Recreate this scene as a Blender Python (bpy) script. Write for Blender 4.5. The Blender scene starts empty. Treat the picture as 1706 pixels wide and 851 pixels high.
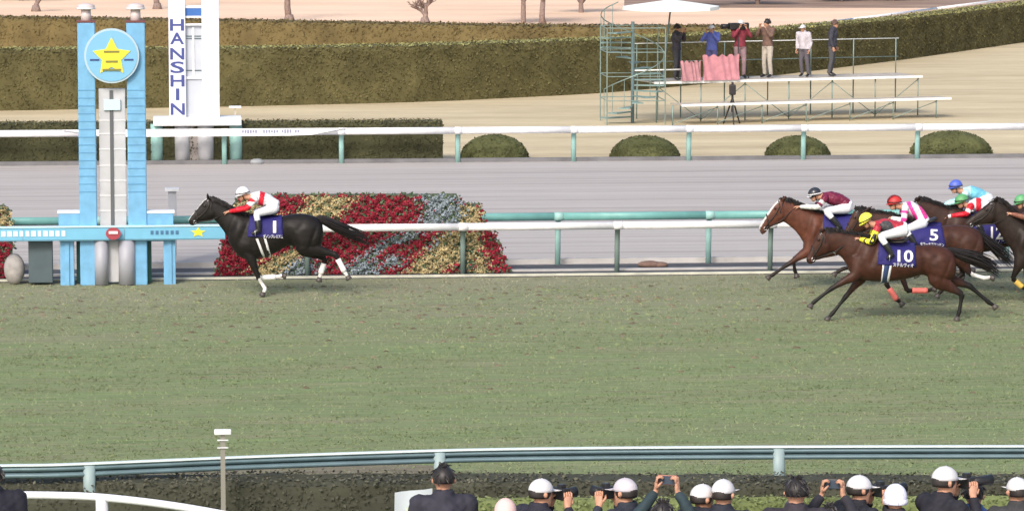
import bpy, math, random
import numpy as np
from mathutils import Vector, Matrix

R = math.radians
rng = np.random.default_rng(7)
random.seed(7)
scene = bpy.context.scene
COL = scene.collection

# ------------------------------------------------------------------ camera
CAMH, YAW, PITCH, FPX = 8.62, R(5.2), R(6.35), 6426.0
cam_d = bpy.data.cameras.new('camera')
cam = bpy.data.objects.new('camera', cam_d)
COL.objects.link(cam)
cam.location = (0, 0, CAMH)
cam.rotation_euler = (R(90) - PITCH, 0, -YAW)
cam_d.sensor_width = 36.0
cam_d.lens = FPX / 1706 * 36
cam_d.clip_start = 1.0
cam_d.clip_end = 2000
scene.camera = cam

# ------------------------------------------------------------------ sky and sun (bright overcast winter day)
w = bpy.data.worlds.new('World')
scene.world = w
w.use_nodes = True
nt = w.node_tree
bg = nt.nodes['Background']
sky = nt.nodes.new('ShaderNodeTexSky')
sky.sky_type = 'NISHITA'
sky.sun_disc = False
SUN_EL, SUN_ROT = R(38), R(205)
sky.sun_elevation = SUN_EL
sky.sun_rotation = SUN_ROT
sky.air_density = 1.0
sky.dust_density = 4.0
sky.ozone_density = 1.0
nt.links.new(sky.outputs[0], bg.inputs[0])
bg.inputs[1].default_value = 0.15
sd = bpy.data.lights.new('sun', 'SUN')
sun = bpy.data.objects.new('sun', sd)
COL.objects.link(sun)
sd.energy = 1.5
sd.angle = R(14)
sd.color = (1.0, 0.95, 0.88)
# sky sun_rotation is measured from +Y clockwise (seen from above)
sdir = Vector((math.sin(SUN_ROT) * math.cos(SUN_EL), math.cos(SUN_ROT) * math.cos(SUN_EL), math.sin(SUN_EL)))
sun.rotation_euler = (-sdir).to_track_quat('-Z', 'Y').to_euler()
scene.view_settings.view_transform = 'Standard'
scene.view_settings.look = 'None'
scene.view_settings.gamma = 1
scene.view_settings.exposure = 0.48
scene.view_settings.use_curve_mapping = False
scene.cycles.max_bounces = 5

# ------------------------------------------------------------------ photograph pixel -> place
_d = np.array([math.sin(YAW) * math.cos(PITCH), math.cos(YAW) * math.cos(PITCH), -math.sin(PITCH)])
_r = np.array([math.cos(YAW), -math.sin(YAW), 0.0])
_u = np.cross(_r, _d)
def ray(u, v):
    return _d * FPX + _r * (u - 853.0) + _u * (425.5 - v)
def at(u, v, z=0.0):
    r = ray(u, v); k = (z - CAMH) / r[2]
    return np.array([0, 0, CAMH]) + r * k
def onY(u, v, Y):
    r = ray(u, v); k = Y / r[1]
    return np.array([0, 0, CAMH]) + r * k
def proj(P):
    Q = np.asarray(P, float) - np.array([0, 0, CAMH])
    dd = Q @ _d
    return 853 + FPX * (Q @ _r) / dd, 425.5 - FPX * (Q @ _u) / dd
def lineX(u, Y, z=0.0):
    # x on the line Y, z=const seen in column u
    r0 = _d * FPX + _r * (u - 853.0)
    # solve (x,Y,z): proj u
    a = (u - 853.0) / FPX
    # (Q.r) = a (Q.d)
    q = np.array([0, Y, z - CAMH])
    return float((a * (q @ _d) - q @ _r) / (_r[0] - a * _d[0]))

# ------------------------------------------------------------------ materials
MATS = {}
def mat(name, col, rough=0.7, var=0.0, scale=8.0, metal=0.0, bump=0.0, spec=0.5, sheen=0.0, stretch=None):
    if name in MATS: return MATS[name]
    m = bpy.data.materials.new(name); m.use_nodes = True
    n = m.node_tree; b = n.nodes['Principled BSDF']
    b.inputs['Base Color'].default_value = (*col, 1)
    b.inputs['Roughness'].default_value = rough
    b.inputs['Metallic'].default_value = metal
    b.inputs['Specular IOR Level'].default_value = spec
    if sheen: b.inputs['Sheen Weight'].default_value = sheen
    if var or bump:
        tc = n.nodes.new('ShaderNodeTexCoord'); mp = n.nodes.new('ShaderNodeMapping')
        n.links.new(tc.outputs['Object'], mp.inputs[0])
        if stretch: mp.inputs['Scale'].default_value = stretch
        nz = n.nodes.new('ShaderNodeTexNoise'); nz.inputs['Scale'].default_value = scale
        nz.inputs['Detail'].default_value = 5
        n.links.new(mp.outputs[0], nz.inputs[0])
        if var:
            mx = n.nodes.new('ShaderNodeMix'); mx.data_type = 'RGBA'
            mx.inputs[6].default_value = (*[c * (1 - var) for c in col], 1)
            mx.inputs[7].default_value = (*[min(1, c * (1 + var)) for c in col], 1)
            rp = n.nodes.new('ShaderNodeMapRange'); rp.inputs[1].default_value = .3; rp.inputs[2].default_value = .7
            n.links.new(nz.outputs[0], rp.inputs[0]); n.links.new(rp.outputs[0], mx.inputs[0])
            n.links.new(mx.outputs[2], b.inputs['Base Color'])
        if bump:
            bp = n.nodes.new('ShaderNodeBump'); bp.inputs['Strength'].default_value = bump
            bp.inputs['Distance'].default_value = .02
            n.links.new(nz.outputs[0], bp.inputs['Height']); n.links.new(bp.outputs[0], b.inputs['Normal'])
    MATS[name] = m
    return m
def mat_attr(name, rough=0.6, spec=0.5, var=0.15, scale=25, bump=0.0, sheen=0.0, bdist=.01, trans=0.0):
    if name in MATS: return MATS[name]
    m = mat(name, (.5, .5, .5), rough, 0, scale, 0, 0, spec, sheen)
    n = m.node_tree; b = n.nodes['Principled BSDF']
    a = n.nodes.new('ShaderNodeAttribute'); a.attribute_name = 'col'
    tc = n.nodes.new('ShaderNodeTexCoord')
    nz = n.nodes.new('ShaderNodeTexNoise'); nz.inputs['Scale'].default_value = scale; nz.inputs['Detail'].default_value = 4
    n.links.new(tc.outputs['Object'], nz.inputs[0])
    mr = n.nodes.new('ShaderNodeMapRange'); mr.inputs[1].default_value = .3; mr.inputs[2].default_value = .7
    mr.inputs[3].default_value = 1 - var; mr.inputs[4].default_value = 1 + var
    n.links.new(nz.outputs[0], mr.inputs[0])
    vm = n.nodes.new('ShaderNodeVectorMath'); vm.operation = 'SCALE'
    n.links.new(a.outputs['Color'], vm.inputs[0]); n.links.new(mr.outputs[0], vm.inputs['Scale'])
    n.links.new(vm.outputs[0], b.inputs['Base Color'])
    if bump:
        bp = n.nodes.new('ShaderNodeBump'); bp.inputs['Strength'].default_value = bump; bp.inputs['Distance'].default_value = bdist
        n.links.new(nz.outputs[0], bp.inputs['Height']); n.links.new(bp.outputs[0], b.inputs['Normal'])
    return m

# ------------------------------------------------------------------ mesh building
class MB:
    """collects simple closed shapes; build() links them as ONE mesh object"""
    def __init__(s): s.v = []; s.f = []; s.c = []; s.smooth = False
    def add(s, vs, fs, col=None):
        o = len(s.v)
        s.v.extend([tuple(map(float, p)) for p in vs]); s.f.extend([tuple(i + o for i in f) for f in fs])
        if col is not None: s.c.extend([tuple(col)] * len(vs))
        return s
    def box(s, c, d, rz=0.0, col=None):
        x, y, z = [k / 2 for k in d]; ca, sa = math.cos(rz), math.sin(rz)
        vs = []
        for sz in (-z, z):
            for sx, sy in ((-x, -y), (x, -y), (x, y), (-x, y)):
                vs.append((c[0] + sx * ca - sy * sa, c[1] + sx * sa + sy * ca, c[2] + sz))
        return s.add(vs, [(3, 2, 1, 0), (4, 5, 6, 7), (0, 1, 5, 4), (1, 2, 6, 5), (2, 3, 7, 6), (3, 0, 4, 7)], col)
    def tube(s, pts, rad, n=8, side=None, ratio=1.0, col=None, cap=True):
        pts = [np.array(p, float) for p in pts]
        if not hasattr(rad, '__len__'): rad = [rad] * len(pts)
        vs, fs = [], []
        for i, p in enumerate(pts):
            t = pts[min(i + 1, len(pts) - 1)] - pts[max(i - 1, 0)]
            t = t / (np.linalg.norm(t) + 1e-9)
            ref = np.array(side if side is not None else ((0, 0, 1) if abs(t[2]) < .9 else (0, 1, 0)), float)
            b = ref - t * (ref @ t); b /= np.linalg.norm(b) + 1e-9
            a = np.cross(t, b)
            ra, rb = (rad[i] if hasattr(rad[i], '__len__') else (rad[i], rad[i] * ratio))
            for k in range(n):
                th = 2 * math.pi * k / n
                vs.append(p + a * ra * math.cos(th) + b * rb * math.sin(th))
        for i in range(len(pts) - 1):
            for k in range(n):
                k2 = (k + 1) % n
                fs.append((i * n + k, i * n + k2, (i + 1) * n + k2, (i + 1) * n + k))
        if cap:
            fs.append(tuple(range(n - 1, -1, -1))); e = (len(pts) - 1) * n
            fs.append(tuple(e + k for k in range(n)))
        return s.add(vs, fs, col)
    def ball(s, c, r, n=12, m=8, col=None, rot=None):
        r = r if hasattr(r, '__len__') else (r, r, r)
        vs, fs = [], []
        for i in range(m + 1):
            ph = math.pi * i / m
            for k in range(n):
                th = 2 * math.pi * k / n
                p = np.array([r[0] * math.sin(ph) * math.cos(th), r[1] * math.sin(ph) * math.sin(th), r[2] * math.cos(ph)])
                if rot is not None: p = rot @ p
                vs.append(np.array(c) + p)
        for i in range(m):
            for k in range(n):
                k2 = (k + 1) % n
                fs.append((i * n + k, (i + 1) * n + k, (i + 1) * n + k2, i * n + k2))
        return s.add(vs, fs, col)
    def prism(s, poly, y0, y1, col=None):
        """poly of (x, z) extruded along y"""
        n = len(poly)
        vs = [(x, y0, z) for x, z in poly] + [(x, y1, z) for x, z in poly]
        fs = [tuple(range(n)), tuple(range(2 * n - 1, n - 1, -1))]
        for k in range(n):
            k2 = (k + 1) % n
            fs.append((k, k + n, k2 + n, k2))
        return s.add(vs, fs, col)
    def build(s, name, material, parent=None, loc=None, smooth=None, bevel=0.0):
        return mkobj(name, np.array(s.v), s.f, material, parent, loc, s.smooth if smooth is None else smooth,
                     np.array(s.c) if s.c and len(s.c) == len(s.v) else None, bevel)

ORG = {}
def mkobj(name, V, F, material, parent=None, loc=None, smooth=True, cols=None, bevel=0.0):
    """V in world coordinates; the object is put at its parent's (or own) origin"""
    V = np.asarray(V, float).reshape(-1, 3)
    if parent is not None: org = np.array(ORG[parent.name])
    elif loc is not None: org = np.array(loc, float)
    else: org = np.zeros(3)
    me = bpy.data.meshes.new(name)
    me.from_pydata((V - org).tolist(), [], F if isinstance(F, list) else F.tolist())
    if cols is not None:
        a = me.color_attributes.new('col', 'FLOAT_COLOR', 'POINT')
        c = np.ones((len(V), 4), np.float32); c[:, :3] = cols
        a.data.foreach_set('color', c.ravel())
    me.polygons.foreach_set('use_smooth', [bool(smooth)] * len(me.polygons))
    me.materials.append(material)
    o = bpy.data.objects.new(name, me)
    COL.objects.link(o)
    if parent is not None: o.parent = parent
    else:
        o.location = org
    ORG[o.name] = org
    if bevel:
        md = o.modifiers.new('bevel', 'BEVEL'); md.width = bevel; md.segments = 2; md.limit_method = 'ANGLE'
    return o
def thing(name, loc, label, cat, group=None):
    o = bpy.data.objects.new(name, None)
    COL.objects.link(o); o.location = tuple(map(float, loc)); o.empty_display_size = .2
    ORG[o.name] = np.array(loc, float)
    o['label'] = label; o['category'] = cat
    if group: o['group'] = group
    return o
def tag(o, label, cat, group=None):
    o['label'] = label; o['category'] = cat
    if group: o['group'] = group
    return o
def dup(root, loc, label=None, rz=None):
    def cp(o, par):
        c = o.copy(); COL.objects.link(c); c.parent = par; ORG[c.name] = np.array(loc)
        for ch in o.children: cp(ch, c)
        return c
    kids = list(root.children)
    r = root.copy(); COL.objects.link(r); r.location = tuple(map(float, loc)); ORG[r.name] = np.array(loc, float)
    if rz is not None: r.rotation_euler = (0, 0, rz)
    for ch in kids: cp(ch, r)
    if label: r['label'] = label
    return r

# ---- blobs: closed lofts fused into one continuous skin
class Blob:
    def __init__(s): s.mb = MB(); s.segs = []
    def tube(s, pts, rad, label, side=(0, 1, 0), n=12):
        """rad: list of (in-plane radius, side radius)"""
        pts = [np.array(p, float) for p in pts]
        rad = [r if hasattr(r, '__len__') else (r, r) for r in rad]
        # dense spline resample for smooth bends
        P, Q, T = resample(pts, rad)
        s.mb.tube(P, [tuple(q) for q in Q], n=n, side=side)
        for i in range(len(P) - 1):
            s.segs.append((P[i], P[i + 1], max(.015, (Q[i][0] + Q[i][1]) / 2), label, T[i], T[i + 1]))
        return s
    def pairs(s, prs, label, n=20, power=2.3):
        """prs: (top point, bottom point, half width) sections"""
        vs, fs = [], []
        T, B, Wd = [np.array(a, float) for a in zip(*prs)]
        k = len(prs)
        ts = np.linspace(0, k - 1, (k - 1) * 4 + 1)
        T = catmull(T, ts); B = catmull(B, ts); Wd = catmull(Wd[:, None], ts)[:, 0]
        for i in range(len(ts)):
            c = (T[i] + B[i]) / 2; a = (T[i] - B[i]) / 2
            for j in range(n):
                th = 2 * math.pi * j / n
                ct, st = math.cos(th), math.sin(th)
                ex = 2 / power
                vs.append(c + a * math.copysign(abs(ct) ** ex, ct) + np.array([0, 1, 0]) * Wd[i] * math.copysign(abs(st) ** ex, st))
        for i in range(len(ts) - 1):
            for j in range(n):
                j2 = (j + 1) % n
                fs.append((i * n + j, i * n + j2, (i + 1) * n + j2, (i + 1) * n + j))
        fs.append(tuple(range(n - 1, -1, -1))); e = (len(ts) - 1) * n
        fs.append(tuple(e + j for j in range(n)))
        s.mb.add(vs, fs)
        for i in range(len(ts) - 1):
            rr = np.linalg.norm(T[i] - B[i]) / 2
            s.segs.append(((T[i] + B[i]) / 2, (T[i + 1] + B[i + 1]) / 2, max(.02, (rr + Wd[i]) / 2), label, ts[i] / (k - 1), ts[i + 1] / (k - 1)))
        return s
    def ball(s, c, r, label, rot=None):
        s.mb.ball(c, r, rot=rot)
        rr = max(r) if hasattr(r, '__len__') else r
        s.segs.append((np.array(c, float), np.array(c, float) + 1e-4, rr * .7, label, 0, 1)); return s
    def solve(s, voxel, smooth=3):
        me = bpy.data.meshes.new('tmp'); me.from_pydata(s.mb.v, [], s.mb.f)
        o = bpy.data.objects.new('tmp', me); COL.objects.link(o)
        md = o.modifiers.new('r', 'REMESH'); md.mode = 'VOXEL'; md.voxel_size = voxel
        dg = bpy.context.evaluated_depsgraph_get()
        ev = o.evaluated_get(dg); em = ev.to_mesh()
        n = len(em.vertices); V = np.empty(n * 3); em.vertices.foreach_get('co', V); V = V.reshape(-1, 3)
        F = [tuple(p.vertices) for p in em.polygons]
        ne = len(em.edges); E = np.empty(ne * 2, int); em.edges.foreach_get('vertices', E); E = E.reshape(-1, 2)
        ev.to_mesh_clear(); bpy.data.objects.remove(o); bpy.data.meshes.remove(me)
        deg = np.zeros(n); np.add.at(deg, E[:, 0], 1); np.add.at(deg, E[:, 1], 1); deg[deg == 0] = 1
        for it in range(smooth):
            for lam in (.6, -.5):
                S = np.zeros_like(V); np.add.at(S, E[:, 0], V[E[:, 1]]); np.add.at(S, E[:, 1], V[E[:, 0]])
                V = V + lam * (S / deg[:, None] - V)
        s.V, s.F = V, F
        return s
    def labels(s):
        A = np.array([g[0] for g in s.segs]); B = np.array([g[1] for g in s.segs]); r = np.array([g[2] for g in s.segs])
        best = np.full(len(s.V), 1e9); bi = np.zeros(len(s.V), int); bt = np.zeros(len(s.V))
        for i in range(len(s.segs)):
            ab = B[i] - A[i]; L = ab @ ab + 1e-12
            t = np.clip(((s.V - A[i]) @ ab) / L, 0, 1)
            dd = np.linalg.norm(s.V - (A[i] + t[:, None] * ab), axis=1) / r[i]
            m = dd < best; best[m] = dd[m]; bi[m] = i; bt[m] = t[m]
        lab = np.array([g[3] for g in s.segs])[bi]
        t0 = np.array([g[4] for g in s.segs])[bi]; t1 = np.array([g[5] for g in s.segs])[bi]
        return lab, t0 + (t1 - t0) * bt
    def build(s, name, material, parent, colfn=None, base=(.5, .5, .5), extra=None, zmin=None):
        cols = None
        if zmin is not None: s.V[:, 2] = np.maximum(s.V[:, 2], zmin)
        if colfn is not None:
            lab, t = s.labels(); cols = np.tile(np.array(base, float), (len(s.V), 1))
            u, v = proj(s.V)
            colfn(cols, lab, t, u, v, s.V)
        V, F = s.V, list(s.F)
        if extra is not None and extra.v:
            off = len(V); V = np.vstack([V, np.array(extra.v)])
            F += [tuple(i + off for i in f) for f in extra.f]
            if cols is not None: cols = np.vstack([cols, np.array(extra.c) if len(extra.c) == len(extra.v) else np.tile(base, (len(extra.v), 1))])
        return mkobj(name, V, F, material, parent, None, True, cols)

def catmull(P, ts):
    P = np.asarray(P, float); n = len(P); out = []
    for t in ts:
        i = min(int(t), n - 2); f = t - i
        p0, p1, p2, p3 = P[max(i - 1, 0)], P[i], P[i + 1], P[min(i + 2, n - 1)]
        out.append(.5 * (2 * p1 + (p2 - p0) * f + (2 * p0 - 5 * p1 + 4 * p2 - p3) * f * f + (3 * p1 - p0 - 3 * p2 + p3) * f ** 3))
    return np.array(out)
def resample(pts, rad, k=4):
    n = len(pts)
    if n < 3: return pts, rad, np.linspace(0, 1, n)
    ts = np.linspace(0, n - 1, (n - 1) * k + 1)
    P = catmull(pts, ts); Q = np.maximum(catmull(rad, ts), .002)
    # keep joints fairly angular: blend the curve with the straight polyline
    L = np.array([pts[min(int(t), n - 2)] * (1 - (t - min(int(t), n - 2))) + pts[min(int(t), n - 2) + 1] * (t - min(int(t), n - 2)) for t in ts])
    return list(.6 * P + .4 * L), list(Q), ts / (n - 1)

def text_mesh(body, size=1.0, bold=0.0, cuts=0):
    cu = bpy.data.curves.new('t', 'FONT'); cu.body = body; cu.size = size
    cu.align_x = 'CENTER'; cu.align_y = 'CENTER'; cu.offset = bold; cu.resolution_u = 3
    o = bpy.data.objects.new('t', cu); COL.objects.link(o)
    dg = bpy.context.evaluated_depsgraph_get(); ev = o.evaluated_get(dg); em = ev.to_mesh()
    V = np.array([v.co[:] for v in em.vertices]).reshape(-1, 3); F = [tuple(p.vertices) for p in em.polygons]
    ev.to_mesh_clear(); bpy.data.objects.remove(o); bpy.data.curves.remove(cu)
    if cuts:   # slice the flat glyphs so that they can follow a curved cloth
        import bmesh
        bm = bmesh.new(); vs = [bm.verts.new(p) for p in V]
        for f in F:
            try: bm.faces.new([vs[i] for i in f])
            except ValueError: pass
        y0, y1 = V[:, 1].min(), V[:, 1].max()
        for k in range(1, cuts):
            bmesh.ops.bisect_plane(bm, geom=bm.verts[:] + bm.edges[:] + bm.faces[:], plane_co=(0, y0 + (y1 - y0) * k / cuts, 0), plane_no=(0, 1, 0))
        bm.verts.index_update()
        V = np.array([v.co[:] for v in bm.verts]); F = [tuple(v.index for v in f.verts) for f in bm.faces]; bm.free()
    return V, F
def in_poly(u, v, poly):
    u = np.asarray(u, float); v = np.asarray(v, float); ins = np.zeros(u.shape, bool); n = len(poly)
    for i in range(n):
        x1, y1 = poly[i]; x2, y2 = poly[(i + 1) % n]
        c = ((y1 > v) != (y2 > v)) & (u < (x2 - x1) * (v - y1) / ((y2 - y1) + 1e-9) + x1)
        ins ^= c
    return ins
# ================================================================== THE SETTING
def pos_mat(name, build, rough=0.9, spec=0.2):
    m = bpy.data.materials.new(name); m.use_nodes = True
    n = m.node_tree; b = n.nodes['Principled BSDF']; b.inputs['Roughness'].default_value = rough
    b.inputs['Specular IOR Level'].default_value = spec
    g = n.nodes.new('ShaderNodeNewGeometry')
    build(n, b, g.outputs['Position'])
    return m
def noise(n, pos, scale, detail=4, rough=.55):
    mp = n.nodes.new('ShaderNodeMapping'); mp.inputs['Scale'].default_value = scale
    n.links.new(pos, mp.inputs[0])
    z = n.nodes.new('ShaderNodeTexNoise'); z.inputs['Scale'].default_value = 1; z.inputs['Detail'].default_value = detail
    z.inputs['Roughness'].default_value = rough
    n.links.new(mp.outputs[0], z.inputs[0]); return z.outputs[0]
def ramp(n, fac, stops):
    r = n.nodes.new('ShaderNodeValToRGB'); e = r.color_ramp.elements
    while len(e) < len(stops): e.new(.5)
    for k, (p, c) in enumerate(stops): e[k].position = p; e[k].color = (*c, 1)
    n.links.new(fac, r.inputs[0]); return r.outputs[0]
def mixc(n, fac, a, b, mode='MIX'):
    x = n.nodes.new('ShaderNodeMix'); x.data_type = 'RGBA'; x.blend_type = mode
    if isinstance(fac, float): x.inputs[0].default_value = fac
    else: n.links.new(fac, x.inputs[0])
    n.links.new(a, x.inputs[6]); n.links.new(b, x.inputs[7]); return x.outputs[2]
def bump(n, b, h, strength, dist):
    bp = n.nodes.new('ShaderNodeBump'); bp.inputs['Strength'].default_value = strength; bp.inputs['Distance'].default_value = dist
    n.links.new(h, bp.inputs['Height']); n.links.new(bp.outputs[0], b.inputs['Normal'])
def mrange(n, f, a, b_, c=0., d=1.):
    m = n.nodes.new('ShaderNodeMapRange'); m.inputs[1].default_value = a; m.inputs[2].default_value = b_
    m.inputs[3].default_value = c; m.inputs[4].default_value = d
    n.links.new(f, m.inputs[0]); return m.outputs[0]

def m_turf(n, b, p):
    # worn winter turf: hoof-scuffed streaks along the running line, browner by the inner rail
    z1 = noise(n, p, (.30, 2.6, 1), 6, .66); z2 = noise(n, p, (.9, 11, 1), 6, .66); z3 = noise(n, p, (.12, .35, 1), 3)
    c1 = ramp(n, z2, [(.34, (.120, .155, .078)), (.5, (.180, .218, .110)), (.66, (.265, .280, .165))])
    c2 = ramp(n, z1, [(.36, (.175, .180, .110)), (.47, (.160, .212, .105)), (.56, (.150, .230, .098)), (.68, (.180, .275, .098))])
    c = mixc(n, .5, c1, c2)
    # broad thin-grass patches, drawn out along the track, and darker lush streaks
    zp = noise(n, p, (.16, 1.1, 1), 6, .7); zl = noise(n, p, (.35, 3.2, 1), 5, .7)
    c = mixc(n, mrange(n, zp, .52, .66, 0., .42), c, ramp(n, z2, [(.3, (.20, .18, .125)), (.7, (.29, .265, .19))]))
    c = mixc(n, mrange(n, zl, .54, .68, 0., .6), c, ramp(n, z2, [(.3, (.085, .125, .05)), (.7, (.16, .22, .085))]))
    hs = n.nodes.new('ShaderNodeVectorMath'); hs.operation = 'MULTIPLY'; n.links.new(c, hs.inputs[0]); hs.inputs[1].default_value = (1.16, 1.10, 1.10); c = hs.outputs[0]
    s = n.nodes.new('ShaderNodeSeparateXYZ'); n.links.new(p, s.inputs[0])
    worn = mrange(n, s.outputs[1], 63., 74., 0., .72)
    ml = n.nodes.new('ShaderNodeMath'); ml.operation = 'MULTIPLY'
    n.links.new(worn, ml.inputs[0]); n.links.new(mrange(n, z3, .25, .6, .5, 1.), ml.inputs[1])
    dry = ramp(n, z2, [(.3, (.21, .195, .14)), (.55, (.29, .275, .20)), (.75, (.37, .345, .255))])
    c = mixc(n, ml.outputs[0], c, dry)
    n.links.new(c, b.inputs['Base Color']); bump(n, b, z2, .6, .05)
def m_dirt(n, b, p):
    z1 = noise(n, p, (.02, 2.6, 1), 6, .72); z2 = noise(n, p, (.35, 9, 1), 5); z3 = noise(n, p, (1.2, 5, 1), 6, .7)
    c = ramp(n, z1, [(.3, (.20, .17, .155)), (.40, (.29, .26, .24)), (.46, (.44, .41, .39)), (.56, (.48, .455, .435)), (.7, (.56, .54, .525))])
    d = ramp(n, z2, [(.35, (.30, .275, .265)), (.6, (.46, .435, .43))])
    e = ramp(n, z3, [(.35, (.34, .31, .30)), (.65, (.46, .43, .42))])
    c = mixc(n, .22, c, d); c = mixc(n, .15, c, e)
    n.links.new(c, b.inputs['Base Color']); bump(n, b, z2, .7, .06)
def m_straw(n, b, p):
    z1 = noise(n, p, (.10, .45, 1), 5, .6); z2 = noise(n, p, (1.5, 5, 1), 5)
    c = ramp(n, z1, [(.32, (.40, .325, .20)), (.5, (.57, .48, .31)), (.68, (.72, .62, .41))])
    d = ramp(n, z2, [(.3, (.44, .37, .25)), (.7, (.62, .53, .36))])
    n.links.new(mixc(n, .4, c, d), b.inputs['Base Color']); bump(n, b, z2, .5, .05)
def m_far(n, b, p):
    z1 = noise(n, p, (.08, .25, 1), 5); z2 = noise(n, p, (1., 3, 1), 4)
    c = ramp(n, z1, [(.3, (.70, .48, .33)), (.5, (.84, .61, .44)), (.7, (.90, .70, .52))])
    d = ramp(n, z2, [(.3, (.62, .44, .32)), (.7, (.84, .62, .46))])
    n.links.new(mixc(n, .35, c, d), b.inputs['Base Color'])
def m_brown(n, b, p):
    z1 = noise(n, p, (.2, .8, 1), 5)
    n.links.new(ramp(n, z1, [(.3, (.20, .14, .11)), (.5, (.30, .21, .165)), (.7, (.40, .29, .22))]), b.inputs['Base Color'])

def sheet(name, poly, z, m):
    o = mkobj(name, [(x, y, z) for x, y in poly], [tuple(range(len(poly)))], m, None, None, False)
    o['kind'] = 'structure'; return o
Y_TURF = at(1030, 460)[1]          # inner edge of the turf
Y_RAIL = at(1030, 457.5)[1]        # white turf rail
Y_GREEN = at(1060, 443)[1]         # green dirt rail
Y_DIRT1 = at(853, 270)[1]          # far edge of the dirt
Y_FRAIL = at(853, 271.5)[1]
straw = pos_mat('dry_lawn', m_straw)
sheet('ground', [(-900, -300), (1100, -300), (1100, 1500), (-900, 1500)], 0, straw)
sheet('turf_track', [(-300, 30), (500, 30), (500, Y_TURF), (-300, Y_TURF)], .008, pos_mat('turf', m_turf))
sheet('dirt_track', [(-300, Y_GREEN + .05), (500, Y_GREEN + .05), (500, Y_DIRT1), (-300, Y_DIRT1)], .004, pos_mat('sand', m_dirt))
fy = at(430, 110)[:2]
hl = [at(*p)[:2] for p in [(-500, 183), (0, 183), (430, 175), (720, 168), (1000, 153), (1200, 134), (1304, 121), (1497, 96), (1706, 65), (1900, 38)]]
sheet('far_lawn', [tuple(p) for p in hl] + [(700, 500), (1100, 1400), (-800, 1400), (-500, 300)], .012, pos_mat('far_lawn', m_far))
bl = [at(1040, 14)[:2], at(1900, 14)[:2], at(2600, -120)[:2], at(1040, -120)[:2]]
sheet('bare_earth', bl, .02, pos_mat('bare_earth', m_brown))
# drain between dirt and turf: dark rubber strip, pale concrete channel edges
conc = mat('concrete', (.42, .41, .40), .85, .15, 3, bump=.3)
dark = mat('gutter_dark', (.07, .07, .075), .8, .2, 4)
y = [Y_GREEN + .05, Y_GREEN - .03, at(1187, 443)[1] - .05, at(1187, 452)[1]]
gz = MB(); gz.box((60, (Y_GREEN + .6), .05), (500, .18, .10)); o = gz.build('kerb', conc); o['kind'] = 'structure'
gz = MB(); gz.box((60, (Y_GREEN + Y_TURF) / 2 + .1, .012), (500, Y_GREEN - Y_TURF + .3, .012)); o = gz.build('drain_channel', dark); o['kind'] = 'structure'
gz = MB(); gz.box((60, (Y_GREEN + Y_TURF) / 2 + .02, .035), (500, .16, .035)); o = gz.build('drain_cover', conc); o['kind'] = 'structure'
gz = MB(); gz.box((60, Y_TURF + .08, .03), (500, .10, .05)); o = gz.build('turf_edging', mat('pale_edging', (.55, .55, .45), .8, .2, 3)); o['kind'] = 'structure'
gz = MB(); gz.box((60, Y_DIRT1 + .05, .05), (500, .14, .11)); o = gz.build('dirt_edge_kerb', mat('kerb_grey', (.16, .16, .17), .8, .2, 2)); o['kind'] = 'structure'

eb = [at(u, v)[:2] for u, v in [(-250, 789), (0, 787), (260, 780), (430, 776), (650, 772), (740, 778), (700, 800), (690, 840), (-250, 840)]]
sheet('earth_strip', eb, .014, pos_mat('strip_earth', lambda n, b, p: n.links.new(ramp(n, noise(n, p, (1.2, 5, 1), 5), [(.3, (.13, .115, .085)), (.55, (.19, .17, .125)), (.75, (.22, .215, .14))]), b.inputs['Base Color'])))
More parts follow.
